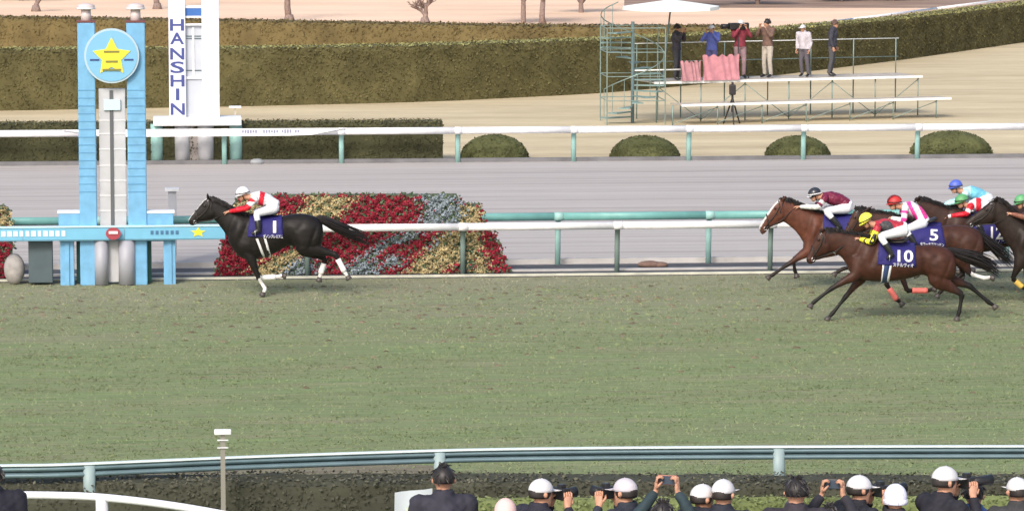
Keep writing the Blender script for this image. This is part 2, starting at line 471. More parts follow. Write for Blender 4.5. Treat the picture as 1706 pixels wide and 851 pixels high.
# --- grass tufts over the turf
def blades(n_, x0f, y0, y1, h, seed, dry_from=None):
    r = np.random.default_rng(seed)
    ys = r.uniform(y0, y1, n_)
    lx = np.array([lineX(-15, yy) for yy in (y0, y1)]); rx = np.array([lineX(1721, yy) for yy in (y0, y1)])
    f = (ys - y0) / (y1 - y0)
    xs = (lx[0] + (lx[1] - lx[0]) * f) + r.random(n_) * ((rx[0] + (rx[1] - rx[0]) * f) - (lx[0] + (lx[1] - lx[0]) * f))
    # patchy density, drawn out along the track
    k = 3
    cen = np.repeat(np.stack([xs, ys, np.full(n_, .006)], 1), k, 0)
    cen[:, 0] += r.normal(0, .035, n_ * k); cen[:, 1] += r.normal(0, .035, n_ * k)
    ang = r.uniform(0, 2 * math.pi, n_ * k); hh = h * r.uniform(.5, 1.3, n_ * k); wd = r.uniform(.006, .014, n_ * k)
    d = np.stack([np.cos(ang), np.sin(ang), 0 * ang], 1)
    lean = np.stack([r.normal(0, .03, n_ * k), r.normal(0, .02, n_ * k), hh], 1)
    V = np.empty((n_ * k, 3, 3)); V[:, 0] = cen - d * wd[:, None]; V[:, 1] = cen + d * wd[:, None]; V[:, 2] = cen + lean
    g = r.random(n_ * k)
    c = np.array([.172, .222, .105]) * (1 - g[:, None]) + np.array([.235, .280, .145]) * g[:, None]
    dry = r.random(n_ * k) < np.clip((cen[:, 1] - 60) / 16, .04, .85)
    c[dry] = np.array([.28, .27, .19]) * (.85 + .3 * g[dry, None])
    X_, Y_ = cen[:, 0], cen[:, 1]
    pt = np.sin(X_ * .31 + 1.7 * np.sin(Y_ * .9)) + np.sin(X_ * .83 - Y_ * 2.3 + 2 * np.sin(Y_ * .4)) + .8 * np.sin(X_ * 1.9 + Y_ * 4.7) + .6 * np.sin(X_ * .6 - Y_ * 7.9)
    c *= (1 + .09 * pt)[:, None]
    keep = r.random(n_ * k) < np.clip(.75 - .22 * pt, .2, 1); V = V[keep]; c = c[keep]; n_k = len(V)
    F = np.arange(n_k * 3).reshape(-1, 3)
    o = mkobj('grass', V.reshape(-1, 3), F, mat_attr('grass_blade', .8, .15, .1, 2), None, None, False, np.repeat(c, 3, 0))
    o['kind'] = 'stuff'; o['label'] = 'short scuffed racecourse turf between the near rail and the white inner rail'; o['category'] = 'grass'
    return o
blades(52000, 0, 40.5, Y_TURF - .05, .026, 3)

# --- hedges
leafm = mat_attr('hedge_leaf', .75, .2, .25, 1.2)
def leaves(P, N, size, c0, c1, r, jit=.42):
    n = len(P)
    nn = N + r.normal(0, jit, (n, 3)); nn /= np.linalg.norm(nn, axis=1)[:, None]
    t = np.cross(nn, r.normal(0, 1, (n, 3))); t /= np.linalg.norm(t, axis=1)[:, None] + 1e-9
    b = np.cross(nn, t); s = size * r.uniform(.5, 1.3, n)[:, None]
    V = np.stack([P - t * s, P - b * s * .6, P + t * s, P + b * s * .6], 1)
    g = r.random(n)[:, None]; c = np.array(c0) * (1 - g) + np.array(c1) * g
    return V.reshape(-1, 3), np.repeat(c, 4, 0)
def hedge(name, label, base, hts, depth, dens, size, c0, c1, seed, top=None, group=None, cat='hedge', rough=.008):
    """base: (x, y) polyline along the front foot; hts: height at each point"""
    r = np.random.default_rng(seed)
    base = np.array(base, float)[:, :2]; hts = np.array(hts, float)
    L = np.r_[0, np.cumsum(np.linalg.norm(np.diff(base, axis=0), axis=1))]
    m = max(8, int(L[-1] / .5)); ls = np.linspace(0, L[-1], m)
    bx = np.stack([np.interp(ls, L, base[:, 0]), np.interp(ls, L, base[:, 1])], 1); hh = np.interp(ls, L, hts)
    k = np.ones(5) / 5
    if m > 20:
        for i in range(2): bx[2:-2] = np.stack([np.convolve(bx[:, j], k, 'valid') for j in (0, 1)], 1)
    tg = np.gradient(bx, axis=0); tg /= np.linalg.norm(tg, axis=1)[:, None]
    nm = np.stack([tg[:, 1], -tg[:, 0]], 1)         # towards the camera
    prof = [(0, 0), (.0, .35), (.0, .7), (-.02, .93), (-.10, 1.0), (-depth * .5, 1.02), (-depth + .1, 1.0), (-depth, .9), (-depth, 0)]
    V = []; q = len(prof)
    for i in range(m):
        for a, z in prof:
            a += r.normal(0, rough) * (z > 0) ; V.append((bx[i, 0] + nm[i, 0] * a, bx[i, 1] + nm[i, 1] * a, z * hh[i] + r.normal(0, rough * .6) * (z > 0)))
    F = [(i * q + j, (i + 1) * q + j, (i + 1) * q + j + 1, i * q + j + 1) for i in range(m - 1) for j in range(q - 1)]
    F += [tuple(range(q)), tuple((m - 1) * q + j for j in range(q - 1, -1, -1))]
    V = np.array(V); cc = np.tile((np.array(c0) + np.array(c1)) / 2, (len(V), 1))
    n = int(L[-1] * (hts.mean() + depth) * dens)
    f = r.random(n) * (m - 1); i0 = np.minimum(f.astype(int), m - 2); ff = (f - i0)[:, None]
    B = bx[i0] * (1 - ff) + bx[i0 + 1] * ff; Nn = nm[i0]; H = hh[i0]
    ontop = r.random(n) < depth / (hts.mean() + depth)
    z = np.where(ontop, 1.01 * H, r.random(n) * H); a = np.where(ontop, -r.random(n) * depth, .01)
    P = np.stack([B[:, 0] + Nn[:, 0] * a, B[:, 1] + Nn[:, 1] * a, z], 1) + r.normal(0, .015, (n, 3))
    NN = np.stack([np.where(ontop, 0, Nn[:, 0]), np.where(ontop, 0, Nn[:, 1]), np.where(ontop, 1, .15)], 1)
    LV, LC = leaves(P, NN, size, c0, c1, r)
    if top is not None: LC[np.repeat(ontop, 4)] = LC[np.repeat(ontop, 4)] * .4 + np.array(top) * .6
    o0 = len(V); F += [(o0 + 4 * i, o0 + 4 * i + 1, o0 + 4 * i + 2, o0 + 4 * i + 3) for i in range(n)]
    o = mkobj(name, np.vstack([V, LV]), F, leafm, None, (base[0, 0], base[0, 1], 0), False, np.vstack([cc, LC]))
    return tag(o, label, cat, group)
hb = [(-500, 186), (-100, 186), (0, 185), (430, 177), (720, 170), (1000, 156), (1200, 138), (1304, 124.6), (1497, 101), (1706, 71), (1900, 45)]
hedge('long_hedge', 'long clipped olive hedge curving away behind the dry lawn, the front one of the two', [at(*p) for p in hb],
      [1.84, 1.84, 1.84, 1.77, 1.76, 1.72, 1.62, 1.56, 1.50, 1.50, 1.50], 1.3, 230, .048, (.088, .078, .032), (.112, .100, .043), 1, (.36, .36, .15))  # last colour paints the lit line along the hedge top into its leaves
hb = [(-500, 110), (0, 110), (430, 118), (700, 124), (850, 127), (1000, 129), (1240, 129)]
hedge('back_hedge', 'brownish clipped hedge showing above the top of the long front hedge', [at(*p) for p in hb],
      [1.72] * 7, 1.6, 130, .055, (.118, .092, .038), (.145, .113, .048), 2)
yl = at(400, 275)[1] + .55
hedge('low_hedge', 'low dark clipped hedge behind the far white rail and the white tower', [(lineX(-400, yl), yl), (lineX(0, yl), yl), (lineX(738, yl), yl)],
      [1.02, 1.04, 1.02], .9, 420, .036, (.046, .048, .024), (.076, .075, .036), 4, (.19, .17, .085))
# round clipped bushes
def bush(u0, u1, vt, vb, label, seed):
    r = np.random.default_rng(seed)
    yb = at((u0 + u1) / 2, vb)[1] + .3
    x0, x1 = lineX(u0, yb), lineX(u1, yb); cx = (x0 + x1) / 2; rx = (x1 - x0) / 2 * .95
    rz = onY((u0 + u1) / 2, vt, yb)[2]
    cy = yb + rx * .92
    t = thing('round_bush', (cx, cy, 0), label, 'bush', 'clipped round bushes behind the far rail')
    V, F = [], []; n, m = 28, 9
    for i in range(m + 1):
        ph = math.pi / 2 * i / m
        for k in range(n):
            th = 2 * math.pi * k / n; q = 1 + r.normal(0, .012)
            rr = rx * math.cos(ph) ** .9
            V.append((cx + rr * math.cos(th) * q, cy + rr * .9 * math.sin(th) * q, rz * math.sin(ph) * q))
    F = [(i * n + k, i * n + (k + 1) % n, (i + 1) * n + (k + 1) % n, (i + 1) * n + k) for i in range(m) for k in range(n)]
    c0, c1 = (.068, .075, .032), (.108, .114, .050)
    cc = np.tile((.10, .108, .042), (len(V), 1))
    nl = 4200; ph = np.arcsin(r.random(nl)); th = r.uniform(0, 2 * math.pi, nl)
    N = np.stack([np.cos(ph) * np.cos(th), np.cos(ph) * np.sin(th), np.sin(ph)], 1)
    P = np.stack([cx + N[:, 0] * rx, cy + N[:, 1] * rx * .9, N[:, 2] * rz], 1) * 1.0 + r.normal(0, .012, (nl, 3))
    LV, LC = leaves(P, N, .034, c0, c1, r)
    o0 = len(V); F += [(o0 + 4 * i, o0 + 4 * i + 1, o0 + 4 * i + 2, o0 + 4 * i + 3) for i in range(nl)]
    mkobj('foliage', np.vstack([np.array(V), LV]), F, leafm, t, None, False, np.vstack([cc, LC]))
    mb = MB(); mb.tube([(cx, cy, 0), (cx, cy, rz * .6)], .05); mb.build('stem', mat('bark', (.10, .08, .06), .9, .3, 20), t)
for args in [(768, 888, 229, 270.5, 'dome-shaped clipped bush just right of the end of the low dark hedge'),
             (1020, 1142, 231, 269.5, 'dome-shaped clipped bush below the left part of the scaffold stand'),
             (1280, 1394, 231, 267.5, 'dome-shaped clipped bush below the right part of the scaffold stand'),
             (1526, 1668, 224, 263, 'widest dome-shaped clipped bush, rightmost behind the far rail')]:
    bush(*args, seed=int(args[0]))

# --- bare trees
barkm = mat('grey_bark', (.23, .17, .15), .95, .3, 14, bump=.5)
def bare_tree(loc, h, seed, label, low=0.0, spread=1.0, group='bare winter trees on the far lawn'):
    r = random.Random(seed)
    t = thing('bare_tree', loc, label, 'tree', group)
    tr = MB(); tr.smooth = True; br = MB(); br.smooth = True
    base = np.array(loc, float)
    def grow(p, d, L, rad, lev, mb):
        pts = [p]; q = p.copy(); dd = d.copy()
        for i in range(3):
            dd = dd + np.array([r.gauss(0, .13), r.gauss(0, .13), r.gauss(0, .06) + (.05 if lev else 0)]); dd /= np.linalg.norm(dd)
            q = q + dd * L / 3; pts.append(q)
        mb.tube(pts, [rad, rad * .88, rad * .76, rad * .62], n=7 if lev < 2 else 4, cap=lev == 0)
        if lev >= 5: return
        for k in range(3 if lev < 4 else 2):
            a = r.uniform(0, 2 * math.pi); tilt = r.uniform(.35, .85) * (1.2 if lev == 0 else 1) * spread
            perp = np.array([math.cos(a), math.sin(a), 0.]); nd = dd * math.cos(tilt) + perp * math.sin(tilt); nd /= np.linalg.norm(nd)
            grow(pts[-1 if k < 2 else 2], nd, L * r.uniform(.62, .82), rad * .6, lev + 1, br)
    grow(base, np.array([0, 0, 1.]), h * (.07 if low else .26), h * .022, 0, tr)
    tr.tube([base - [0, 0, .05], base + [0, 0, .3]], [h * .036, h * .023], n=8)
    tr.build('trunk', barkm, t); br.build('branches', barkm, t, smooth=True)
for (u, v, h, low, lab) in [(482, 36, 7.5, 0, 'bare tree with a straight grey trunk left of the forked one'),
                            (708, 41, 7.0, 1, 'bare tree forking wide and low into spreading limbs above the hedge'),
                            (904, 46, 6.5, 0, 'slim bare tree right of the wide forked one'),
                            (60, 20, 7.0, 1, 'bare tree at the upper left behind the hedges'),
                            (262, 16, 7.0, 0, 'bare tree seen between the two finishing towers')]:
    bare_tree(at(u, v), h, u, lab, low, 1.15 if low else .9)
# leafy dark shrubs along the far edge
def far_shrub(u, v, wd, ht, seed, label, c0=(.10, .085, .045), c1=(.2, .16, .09), lift=.35):
    r = np.random.default_rng(seed); c = at(u, v)
    t = thing('leafy_shrub', c, label, 'shrub', 'shrubs and low trees beyond the far lawn')
    n = 1500
    cl = r.normal(0, 1, (14, 3)); cl /= np.linalg.norm(cl, axis=1)[:, None]; cl *= r.uniform(.3, .8, 14)[:, None]
    P = cl[r.integers(0, 14, n)] + r.normal(0, .17, (n, 3))
    P = P * np.array([wd, wd * .7, ht * .55]) + c + np.array([0, 0, ht * (.55 + lift)])
    P[:, 2] = np.maximum(P[:, 2], ht * lift * .8 + r.random(n) * .2)
    N = r.normal(0, 1, (n, 3)); LV, LC = leaves(P, N, .16, c0, c1, r, .3)
    mkobj('foliage', LV, [(4 * i, 4 * i + 1, 4 * i + 2, 4 * i + 3) for i in range(n)], leafm, t, None, False, LC)
    mb = MB(); mb.tube([c, c + np.array([0, 0, ht * (lift + .4)])], [.12, .07])
    for k in range(5):
        a = k * 1.3; mb.tube([c + np.array([0, 0, ht * lift * .7]), c + np.array([math.cos(a) * wd * .5, math.sin(a) * wd * .4, ht * (lift + .45)])], [.06, .02], n=5)
    mb.build('trunk', barkm, t)
for (u, v, wd, ht, lift, lab) in [(872, 40, 1.9, 2.6, .50, 'dark leafy shrub tree above the hedge, left of the parasol'),
                            (968, 22, 1.8, 2.2, .25, 'brown leafy shrub right of the slim bare tree'),
                            (1125, 12, 2.2, 2.3, .1, 'brown leafy shrub directly behind the white parasol'),
                            (1262, 8, 2.4, 2.2, .1, 'leafy shrub right of the parasol at the top edge'),
                            (1400, 3, 2.4, 2.2, .08, 'leafy shrub above the middle of the far white rail'),
                            (1490, 2, 2.0, 2.0, .08, 'last leafy shrub before the far white rail meets the top edge'),
                            (35, 2, 2.6, 2.4, .2, 'leafy shrub at the top left corner'),
                            (440, -6, 2.6, 2.0, .05, 'leafy shrub at the top edge between white tower and bare tree')]:
    far_shrub(u, v, wd, ht, u + 5, lab, lift=lift)

# ================================================================== RAILS
teal = mat('teal_paint', (.16, .38, .36), .45, .08, 6)
tealp = mat('teal_pale', (.30, .52, .49), .5, .08, 6)
whitep = mat('white_paint', (.78, .79, .81), .4, .09, 5, bump=.15)
steel = mat('steel_blue_grey', (.13, .20, .225), .4, .12, 4, metal=.2)
steeld = mat('steel_dark', (.05, .10, .12), .5, .1, 4)
def rail_line(name, label, cat, Y, z_top, thick, depthy, u0, u1, post_u, post_sp, post_w, railm, postm, n0, n1, base_v=0, stripe=None, group=None):
    x0, x1 = lineX(u0, Y), lineX(u1, Y)
    t = thing(name, ((x0 + x1) / 2, Y, 0), label, cat, group)
    zc = z_top - thick / 2
    ln = post_sp
    xp = lineX(post_u, Y)
    xs = [xp + k * ln for k in range(n0, n1 + 1)]
    xs = [x for x in xs if x0 - .01 <= x <= x1 + .01]
    # rail pieces: rounded plastic tube in lengths joined over the posts
    cuts = [x0] + [x for x in xs if x0 + .3 < x < x1 - .3] + [x1]
    for a, b in zip(cuts[:-1], cuts[1:]):
        mb = MB(); mb.smooth = True
        mb.tube([(a + .006, Y, zc), (b - .006, Y, zc)], [(thick / 2, depthy / 2)] * 2, n=16, side=(0, 1, 0))
        o = mb.build('rail_length', railm, t)
    for x in xs:
        mb = MB(); mb.smooth = True
        # inner rails lean on a bent post: foot behind, arm reaching over
        mb.tube([(x, Y + .22, 0), (x, Y + .2, z_top * .55), (x, Y + .13, z_top * .85), (x, Y + .03, zc)], [(post_w / 2, .03)] * 4, n=8, side=(0, 1, 0))
        mb.build('post', postm, t)
        mb = MB(); mb.smooth = True
        mb.tube([(x - .09, Y, zc), (x + .09, Y, zc)], [(thick / 2 + .006, depthy / 2 + .006)] * 2, n=16, side=(0, 1, 0))
        mb.build('joint_sleeve', tealp if railm is teal else railm, t)
    return t
SP = 3.0
wt = onY(1030, 369.3, Y_RAIL)[2]; wb = onY(1030, 382, Y_RAIL)[2]
rail_line('inner_turf_rail', 'white tubular inner rail along the turf, from the blue sponsor board to the right edge', 'rail', Y_RAIL, wt, wt - wb, .13, 365, 2300, 1030, SP, .10, whitep, mat('post_grey_green', (.17, .24, .22), .6, .1, 5), -12, 14)
gt = onY(931, 354, Y_GREEN)[2]; gb = onY(931, 367.5, Y_GREEN)[2]
rail_line('outer_dirt_rail', 'teal green rail on pale teal posts along the sand, just behind the white turf rail', 'rail', Y_GREEN, gt, gt - gb, .12, -500, 2300, 931, SP, .11, teal, tealp, -14, 14)
ft = onY(957, 210.5, Y_FRAIL)[2]; fb = onY(957, 222, Y_FRAIL)[2]
rail_line('inner_dirt_rail', 'white tubular rail on teal posts along the far edge of the sand', 'rail', Y_FRAIL, ft, ft - fb, .14, -500, 2300, 957, 3.0, .13, whitep, tealp, -14, 14)

# near rail (two steel tubes) that bends towards the camera at the left
def path_rail(name, label, pts, z, th, post_u, railm, postm, posts=True):
    P = [at(u, v, z) for u, v in pts]
    ts = np.linspace(0, len(P) - 1, (len(P) - 1) * 6 + 1)
    C = catmull(P, ts)
    t = thing(name, (C[len(C) // 2][0], C[len(C) // 2][1], 0), label, 'rail')
    return t, C
NR = [(-160, 776), (0, 772), (100, 770.5), (260, 764), (430, 757), (700, 748), (860, 744.5), (1100, 742), (1400, 740.5), (1706, 740), (1900, 740)]
t, C = path_rail('near_rail', 'blue-grey steel double rail with a bright top edge crossing below the turf', NR, 1.05, .07, None, steel, steel)
up = np.array([0, 0, 1.])
mb = MB(); mb.smooth = True; mb.tube([c - up * .022 for c in C], [(.016, .06)] * len(C), n=10, side=(0, 1, 0)); mb.build('top_cap', mat('rail_highlight', (.62, .72, .72), .4, .05, 4), t)  # pale colour paints the light caught along the rail's top face
mb = MB(); mb.smooth = True; mb.tube([c - up * .068 for c in C], [(.032, .05)] * len(C), n=12, side=(0, 1, 0)); mb.build('upper_rail', steel, t)
mb = MB(); mb.smooth = True; mb.tube([c - up * .145 for c in C], [(.034, .05)] * len(C), n=12, side=(0, 1, 0)); mb.build('lower_rail', steel, t)
mb = MB(); mb.smooth = True; mb.tube([c - up * .105 + np.array([0, .03, 0]) for c in C], [(.05, .012)] * len(C), n=8, side=(0, 1, 0)); mb.build('backing_strip', steeld, t)
for u in (-140, 148, 725, 1282, 1840):
    j = int(np.argmin([abs(proj(c)[0] - u) for c in C])); c = C[j]
    # finer position on the curve
    mb = MB(); mb.smooth = True
    mb.tube([(c[0], c[1] - .02, c[2] - .04), (c[0], c[1] - .03, c[2] - .3), (c[0] + .03, c[1] - .04, 0)], [(.075, .05), (.075, .05), (.08, .06)], n=10, side=(0, 1, 0))
    mb.build('post', mat('post_pale_blue', (.28, .37, .38), .5, .08, 5), t)
# ================================================================== FINISH TOWERS, FLOWER BED, SCAFFOLD, FOREGROUND
blue = mat('sky_blue_panel', (.16, .39, .62), .5, .12, 5, bump=.15)
blued = mat('sky_blue_line', (.10, .28, .48), .5)
navy = mat('navy_print', (.03, .06, .22), .5)
greyp = mat('grey_panel', (.48, .49, .52), .5, .1, 3)
greyd = mat('grey_dark_slot', (.10, .11, .12), .6)
glass = mat('glass_pane', (.55, .68, .74), .12, 0, 1)
redp = mat('red_paint', (.34, .05, .07), .5)
yellowp = mat('yellow_paint', (.80, .68, .05), .5)
brownr = mat('red_brown_cap', (.16, .05, .05), .6)
def pbox(mb, u0, v0, u1, v1, Y, dy, col=None):
    """a real box whose front face (at Y) is seen between these picture columns and rows"""
    x0, x1 = lineX(u0, Y), lineX(u1, Y)
    z1 = onY((u0 + u1) / 2, v0, Y)[2]; z0 = max(0.0, onY((u0 + u1) / 2, v1, Y)[2])
    mb.box(((x0 + x1) / 2, Y + dy / 2, (z0 + z1) / 2), (x1 - x0, dy, z1 - z0), 0, col); return x0, x1, z0, z1
YT = at(190, 475.5)[1]
t = thing('finish_tower', (lineX(190, YT), YT, 0), 'sky blue finishing post tower with a round yellow star sign at its head', 'tower')
for u0, u1 in ((134, 163), (215, 246)):
    mb = MB(); pbox(mb, u0, 38, u1, 476, YT, .30); mb.build('column', blue, t, bevel=.02)
    mb = MB(); x0, x1, z0, z1 = pbox(mb, u0 - 1, 35, u1 + 1, 38, YT - .01, .32); mb.build('column_cap', brownr, t)
    mb = MB(); mb.smooth = True; uc = (u0 + u1) / 2
    top = onY(uc, 36, YT)[2]; xx = lineX(uc, YT)
    mb.tube([(xx, YT + .15, top - .02), (xx, YT + .15, top + .22)], [.10, .09], n=14)
    mb.tube([(xx, YT + .15, top + .22), (xx, YT + .15, top + .30), (xx, YT + .15, top + .33)], [.17, .16, .05], n=16); mb.build('lamp', mat('lamp_housing', (.60, .52, .52), .4), t)
    mb = MB(); mb.smooth = True
    mb.tube([(xx, YT + .15, top + .225), (xx, YT + .15, top + .25)], [.18, .18], n=16); mb.build('lamp_ring', whitep, t)
    for k, v in enumerate(list(range(150, 330, 13))):
        mb = MB(); pbox(mb, u0 - .5, v, u1 + .5, v + 1.4, YT - .006, .02); mb.build('panel_joint', blued, t)
# round sign
cx, cz = lineX(190.5, YT), onY(190.5, 93, YT)[2]
rad = (lineX(236, YT) - lineX(145, YT)) / 2
def disc(r, y, th, n=40):
    mb = MB(); mb.prism([(cx + r * math.cos(2 * math.pi * k / n), cz + r * math.sin(2 * math.pi * k / n)) for k in range(n)], y - th, y); return mb
disc(rad, YT - .004, .10).build('sign_rim', mat('sign_rim', (.42, .55, .63), .4), t)
disc(rad * .93, YT - .104, .012).build('sign_face', mat('sign_face', (.19, .45, .68), .45), t)
mb = MB(); star = []
for k in range(10):
    a = math.pi / 2 + k * math.pi / 5; rr = rad * (.72 if k % 2 == 0 else .36)
    star.append((cx + rr * math.cos(a), cz + rr * math.sin(a) - rad * .04))
mb.prism(star, YT - .130, YT - .116); mb.build('star', yellowp, t)
for dz, hw_ in ((.16, .28), (-.20, .22), (-.50, .34)):
    mb = MB(); mb.box((cx, YT - .136, cz + rad * dz), (rad * hw_ * 2, .01, rad * .07)); mb.build('printed_line', mat('olive_print', (.20, .20, .05), .6), t)
for sx in (-1, 1):
    mb = MB(); mb.box((cx + sx * rad * .62, YT - .122, cz - rad * .14), (rad * .34, .01, rad * .06)); mb.build('printed_line', navy, t)
mb = MB(); pbox(mb, 168, 148, 212, 470, YT + .1, .12); mb.build('mirror_housing', greyp, t, bevel=.01)
mb = MB(); pbox(mb, 186, 151, 192, 384, YT + .085, .02); mb.build('slot', greyd, t)
mb = MB(); pbox(mb, 176, 166, 204, 184, YT + .05, .05); mb.build('lamp_box', glass, t, bevel=.005)
for v in (200, 222, 248, 275, 300, 325, 350):
    mb = MB(); pbox(mb, 167.5, v, 212.5, v + 1.6, YT + .09, .015); mb.build('mirror_band', mat('pale_band', (.7, .71, .74), .4), t)
for u0, u1 in ((99, 158), (222, 290)):
    mb = MB(); pbox(mb, u0, 355, u1, 402, YT - .02 + .05, .24); mb.build('shoulder_panel', blue, t, bevel=.01)
    mb = MB(); pbox(mb, u0 - 2, 351.5, u1 + 2, 355.4, YT + .02, .27); mb.build('shoulder_top', whitep, t)
for u0, u1 in ((101, 124), (273, 293)):
    mb = MB(); pbox(mb, u0, 396, u1, 475.5, YT + .02, .2); mb.build('leg', blue, t, bevel=.01)
for u0, u1 in ((158, 181), (198, 226)):
    mb = MB(); mb.smooth = True; uc = (u0 + u1) / 2; rr_ = (lineX(u1, YT) - lineX(u0, YT)) / 2
    mb.tube([(lineX(uc, YT + .1), YT + .02, .02), (lineX(uc, YT + .1), YT + .02, onY(uc, 400, YT)[2])], rr_, n=20)
    mb.build('grey_drum', mat('grey_drum', (.34, .35, .40), .5, .08, 3), t)
mb = MB(); mb.prism([(lineX(190, YT) + .14 * math.cos(k * math.pi / 12), onY(190, 387, YT)[2] + .115 * math.sin(k * math.pi / 12)) for k in range(24)], YT - .25, YT - .20); mb.build('red_roundel', redp, t)
mb = MB(); mb.box((lineX(190, YT), YT - .26, onY(190, 385, YT)[2]), (.17, .02, .05)); mb.build('roundel_bar', whitep, t)
for u0, u1 in ((128, 136), (245, 253)):
    mb = MB(); pbox(mb, u0, 399, u1, 470, YT + .3, .1); mb.build('green_post', mat('bottle_green', (.03, .12, .09), .5), t)
mb = MB(); pbox(mb, 48, 398, 88, 471, YT + .1, .4); o = mb.build('equipment_box', mat('dark_slate', (.07, .10, .115), .6, .1, 4), None, (lineX(68, YT + .1), YT + .1, 0), bevel=.01)
tag(o, 'dark slate equipment box standing under the blue board left of the star tower', 'box')
mb = MB(); mb.smooth = True
mb.ball((lineX(24, YT + .2), YT + .3, .30), (.20, .18, .30)); o = mb.build('wrapped_sack', mat('pale_sack', (.34, .32, .31), .9, .2, 8, bump=.4), None, (lineX(24, YT + .2), YT + .3, 0))
tag(o, 'pale grey wrapped bundle left of the dark equipment box', 'bundle')
# blue sponsor board over the rail
YB = YT - .12
t = thing('sponsor_board', (lineX(180, YB), YB, 0), 'light blue sponsor board along the rail from the left edge to behind the lead horse', 'board')
xa, xb = lineX(-300, YB), lineX(376, YB)
zt, zb_ = onY(190, 377.5, YB)[2], onY(190, 398.5, YB)[2]
cuts = np.linspace(xa, xb, 5)
for a, b in zip(cuts[:-1], cuts[1:]):
    mb = MB(); mb.box(((a + b) / 2, YB + .05, (zt + zb_) / 2 - .012), (b - a - .008, .10, zt - zb_ - .024)); mb.build('board_panel', mat('board_blue', (.17, .45, .64), .45, .05, 3), t)
mb = MB(); mb.box(((xa + xb) / 2, YB + .05, zt), (xb - xa, .13, .022)); mb.build('top_highlight', mat('board_highlight', (.55, .85, .92), .4), t)  # pale strip paints the highlight along the board's upper edge
mb = MB(); mb.box(((xa + xb) / 2, YB + .05, zb_ - .012), (xb - xa, .11, .02)); mb.build('bottom_strip', mat('board_edge', (.10, .24, .32), .5), t)
for u in (-120, 112, 283):
    mb = MB(); mb.box((lineX(u, YB), YB + .14, zb_ / 2), (.08, .06, zb_)); mb.build('post', blue, t)
xs0, xs1 = lineX(2, YB), lineX(112, YB)
for k in range(11):
    f = (k + .5) / 11; x = xs0 + (xs1 - xs0) * f
    mb = MB(); mb.box((x, YB - .006, (zt + zb_) / 2), ((xs1 - xs0) / 11 * rng.uniform(.5, .8), .008, (zt - zb_) * .42))
    mb.build('white_letter', whitep, t)
mb = MB(); c = (lineX(331, YB), (zt + zb_) / 2 - .005); pts_ = []
for k in range(10):
    a = math.pi / 2 + k * math.pi / 5; rr = .10 if k % 2 == 0 else .045
    pts_.append((c[0] + rr * 1.5 * math.cos(a), c[1] + rr * math.sin(a)))
mb.prism(pts_, YB - .010, YB - .001); mb.build('yellow_star', yellowp, t)
xs0, xs1 = lineX(250, YB), lineX(300, YB)
for k in range(6):
    mb = MB(); mb.box((xs0 + (xs1 - xs0) * (k + .5) / 6, YB - .006, (zt + zb_) / 2), ((xs1 - xs0) / 6 * .6, .008, (zt - zb_) * .3)); mb.build('navy_letter', mat('navy_soft', (.06, .16, .30), .5), t)

# small white-topped box on the sand side
YS = Y_GREEN + 1.2
t = thing('marker_post', (lineX(287, YS), YS, 0), 'small white-topped marker standing on the sand right of the star tower', 'marker')
mb = MB(); pbox(mb, 276, 314, 300, 319.5, YS, .22); mb.build('cap', whitep, t, bevel=.01)
mb = MB(); pbox(mb, 281, 319.5, 295, 430, YS + .05, .12); mb.build('post', greyp, t)

# ---- far white tower
YF = Y_FRAIL + .35
t = thing('white_tower', (lineX(325, YF), YF, 0), 'white twin-pillar finishing tower with navy vertical lettering beyond the sand', 'tower')
wtow = mat('tower_white', (.74, .75, .82), .45, .05, 2)
mb = MB(); xL0, xL1, _, _ = pbox(mb, 283, -70, 311, 196, YF, .45); mb.build('pillar', wtow, t, bevel=.02)
mb = MB(); pbox(mb, 338, -70, 367, 196, YF, .45); mb.build('pillar', wtow, t, bevel=.02)
mb = MB(); pbox(mb, 311, 42, 338, 196, YF + .15, .12); mb.build('mirror_panel', mat('mirror_grey', (.50, .54, .60), .25, .06, 2), t)
mb = MB(); pbox(mb, 311, 14, 338, 27, YF + .1, .2); mb.build('blue_sign', mat('royal_blue', (.04, .14, .42), .5), t)
mb = MB(); pbox(mb, 311, 10, 338, 14, YF + .09, .22); pbox(mb, 311, 27, 338, 30, YF + .09, .22); mb.build('sign_border', whitep, t)
mb = MB(); pbox(mb, 311, 40, 338, 43, YF + .05, .2); pbox(mb, 311, 128, 338, 132, YF + .1, .1); mb.build('crossbar', whitep, t)
mb = MB(); pbox(mb, 322, 46, 325.5, 128, YF + .12, .05); mb.build('centre_rod', whitep, t)
for v in (60, 64, 117):
    mb = MB(); pbox(mb, 312, v, 337, v + 1.3, YF + .13, .04); mb.build('cross_wire', steeld, t)
for i, (ch, v) in enumerate(zip('HANSHIN', (42, 64.5, 90, 112.5, 135, 157.5, 182))):
    V, F = text_mesh(ch, 1.0, .02)
    w_ = V[:, 0].max() - V[:, 0].min(); h_ = V[:, 1].max() - V[:, 1].min()
    tw = .36 if ch != 'I' else .09; th_ = .30
    sx_, sz_ = tw / w_, th_ / h_
    cxx = (xL0 + xL1) / 2; czz = onY(297, v, YF)[2]
    P = np.stack([cxx + (V[:, 0] - (V[:, 0].max() + V[:, 0].min()) / 2) * sx_, np.full(len(V), YF - .006), czz + (V[:, 1] - (V[:, 1].max() + V[:, 1].min()) / 2) * sz_], 1)
    mkobj('letter', P, F, mat('letter_navy', (.05, .07, .25), .5), t, None, False)
mb = MB(); pbox(mb, 256, 196, 403, 210, YF - .1, .7); mb.build('plinth', whitep, t, bevel=.02)
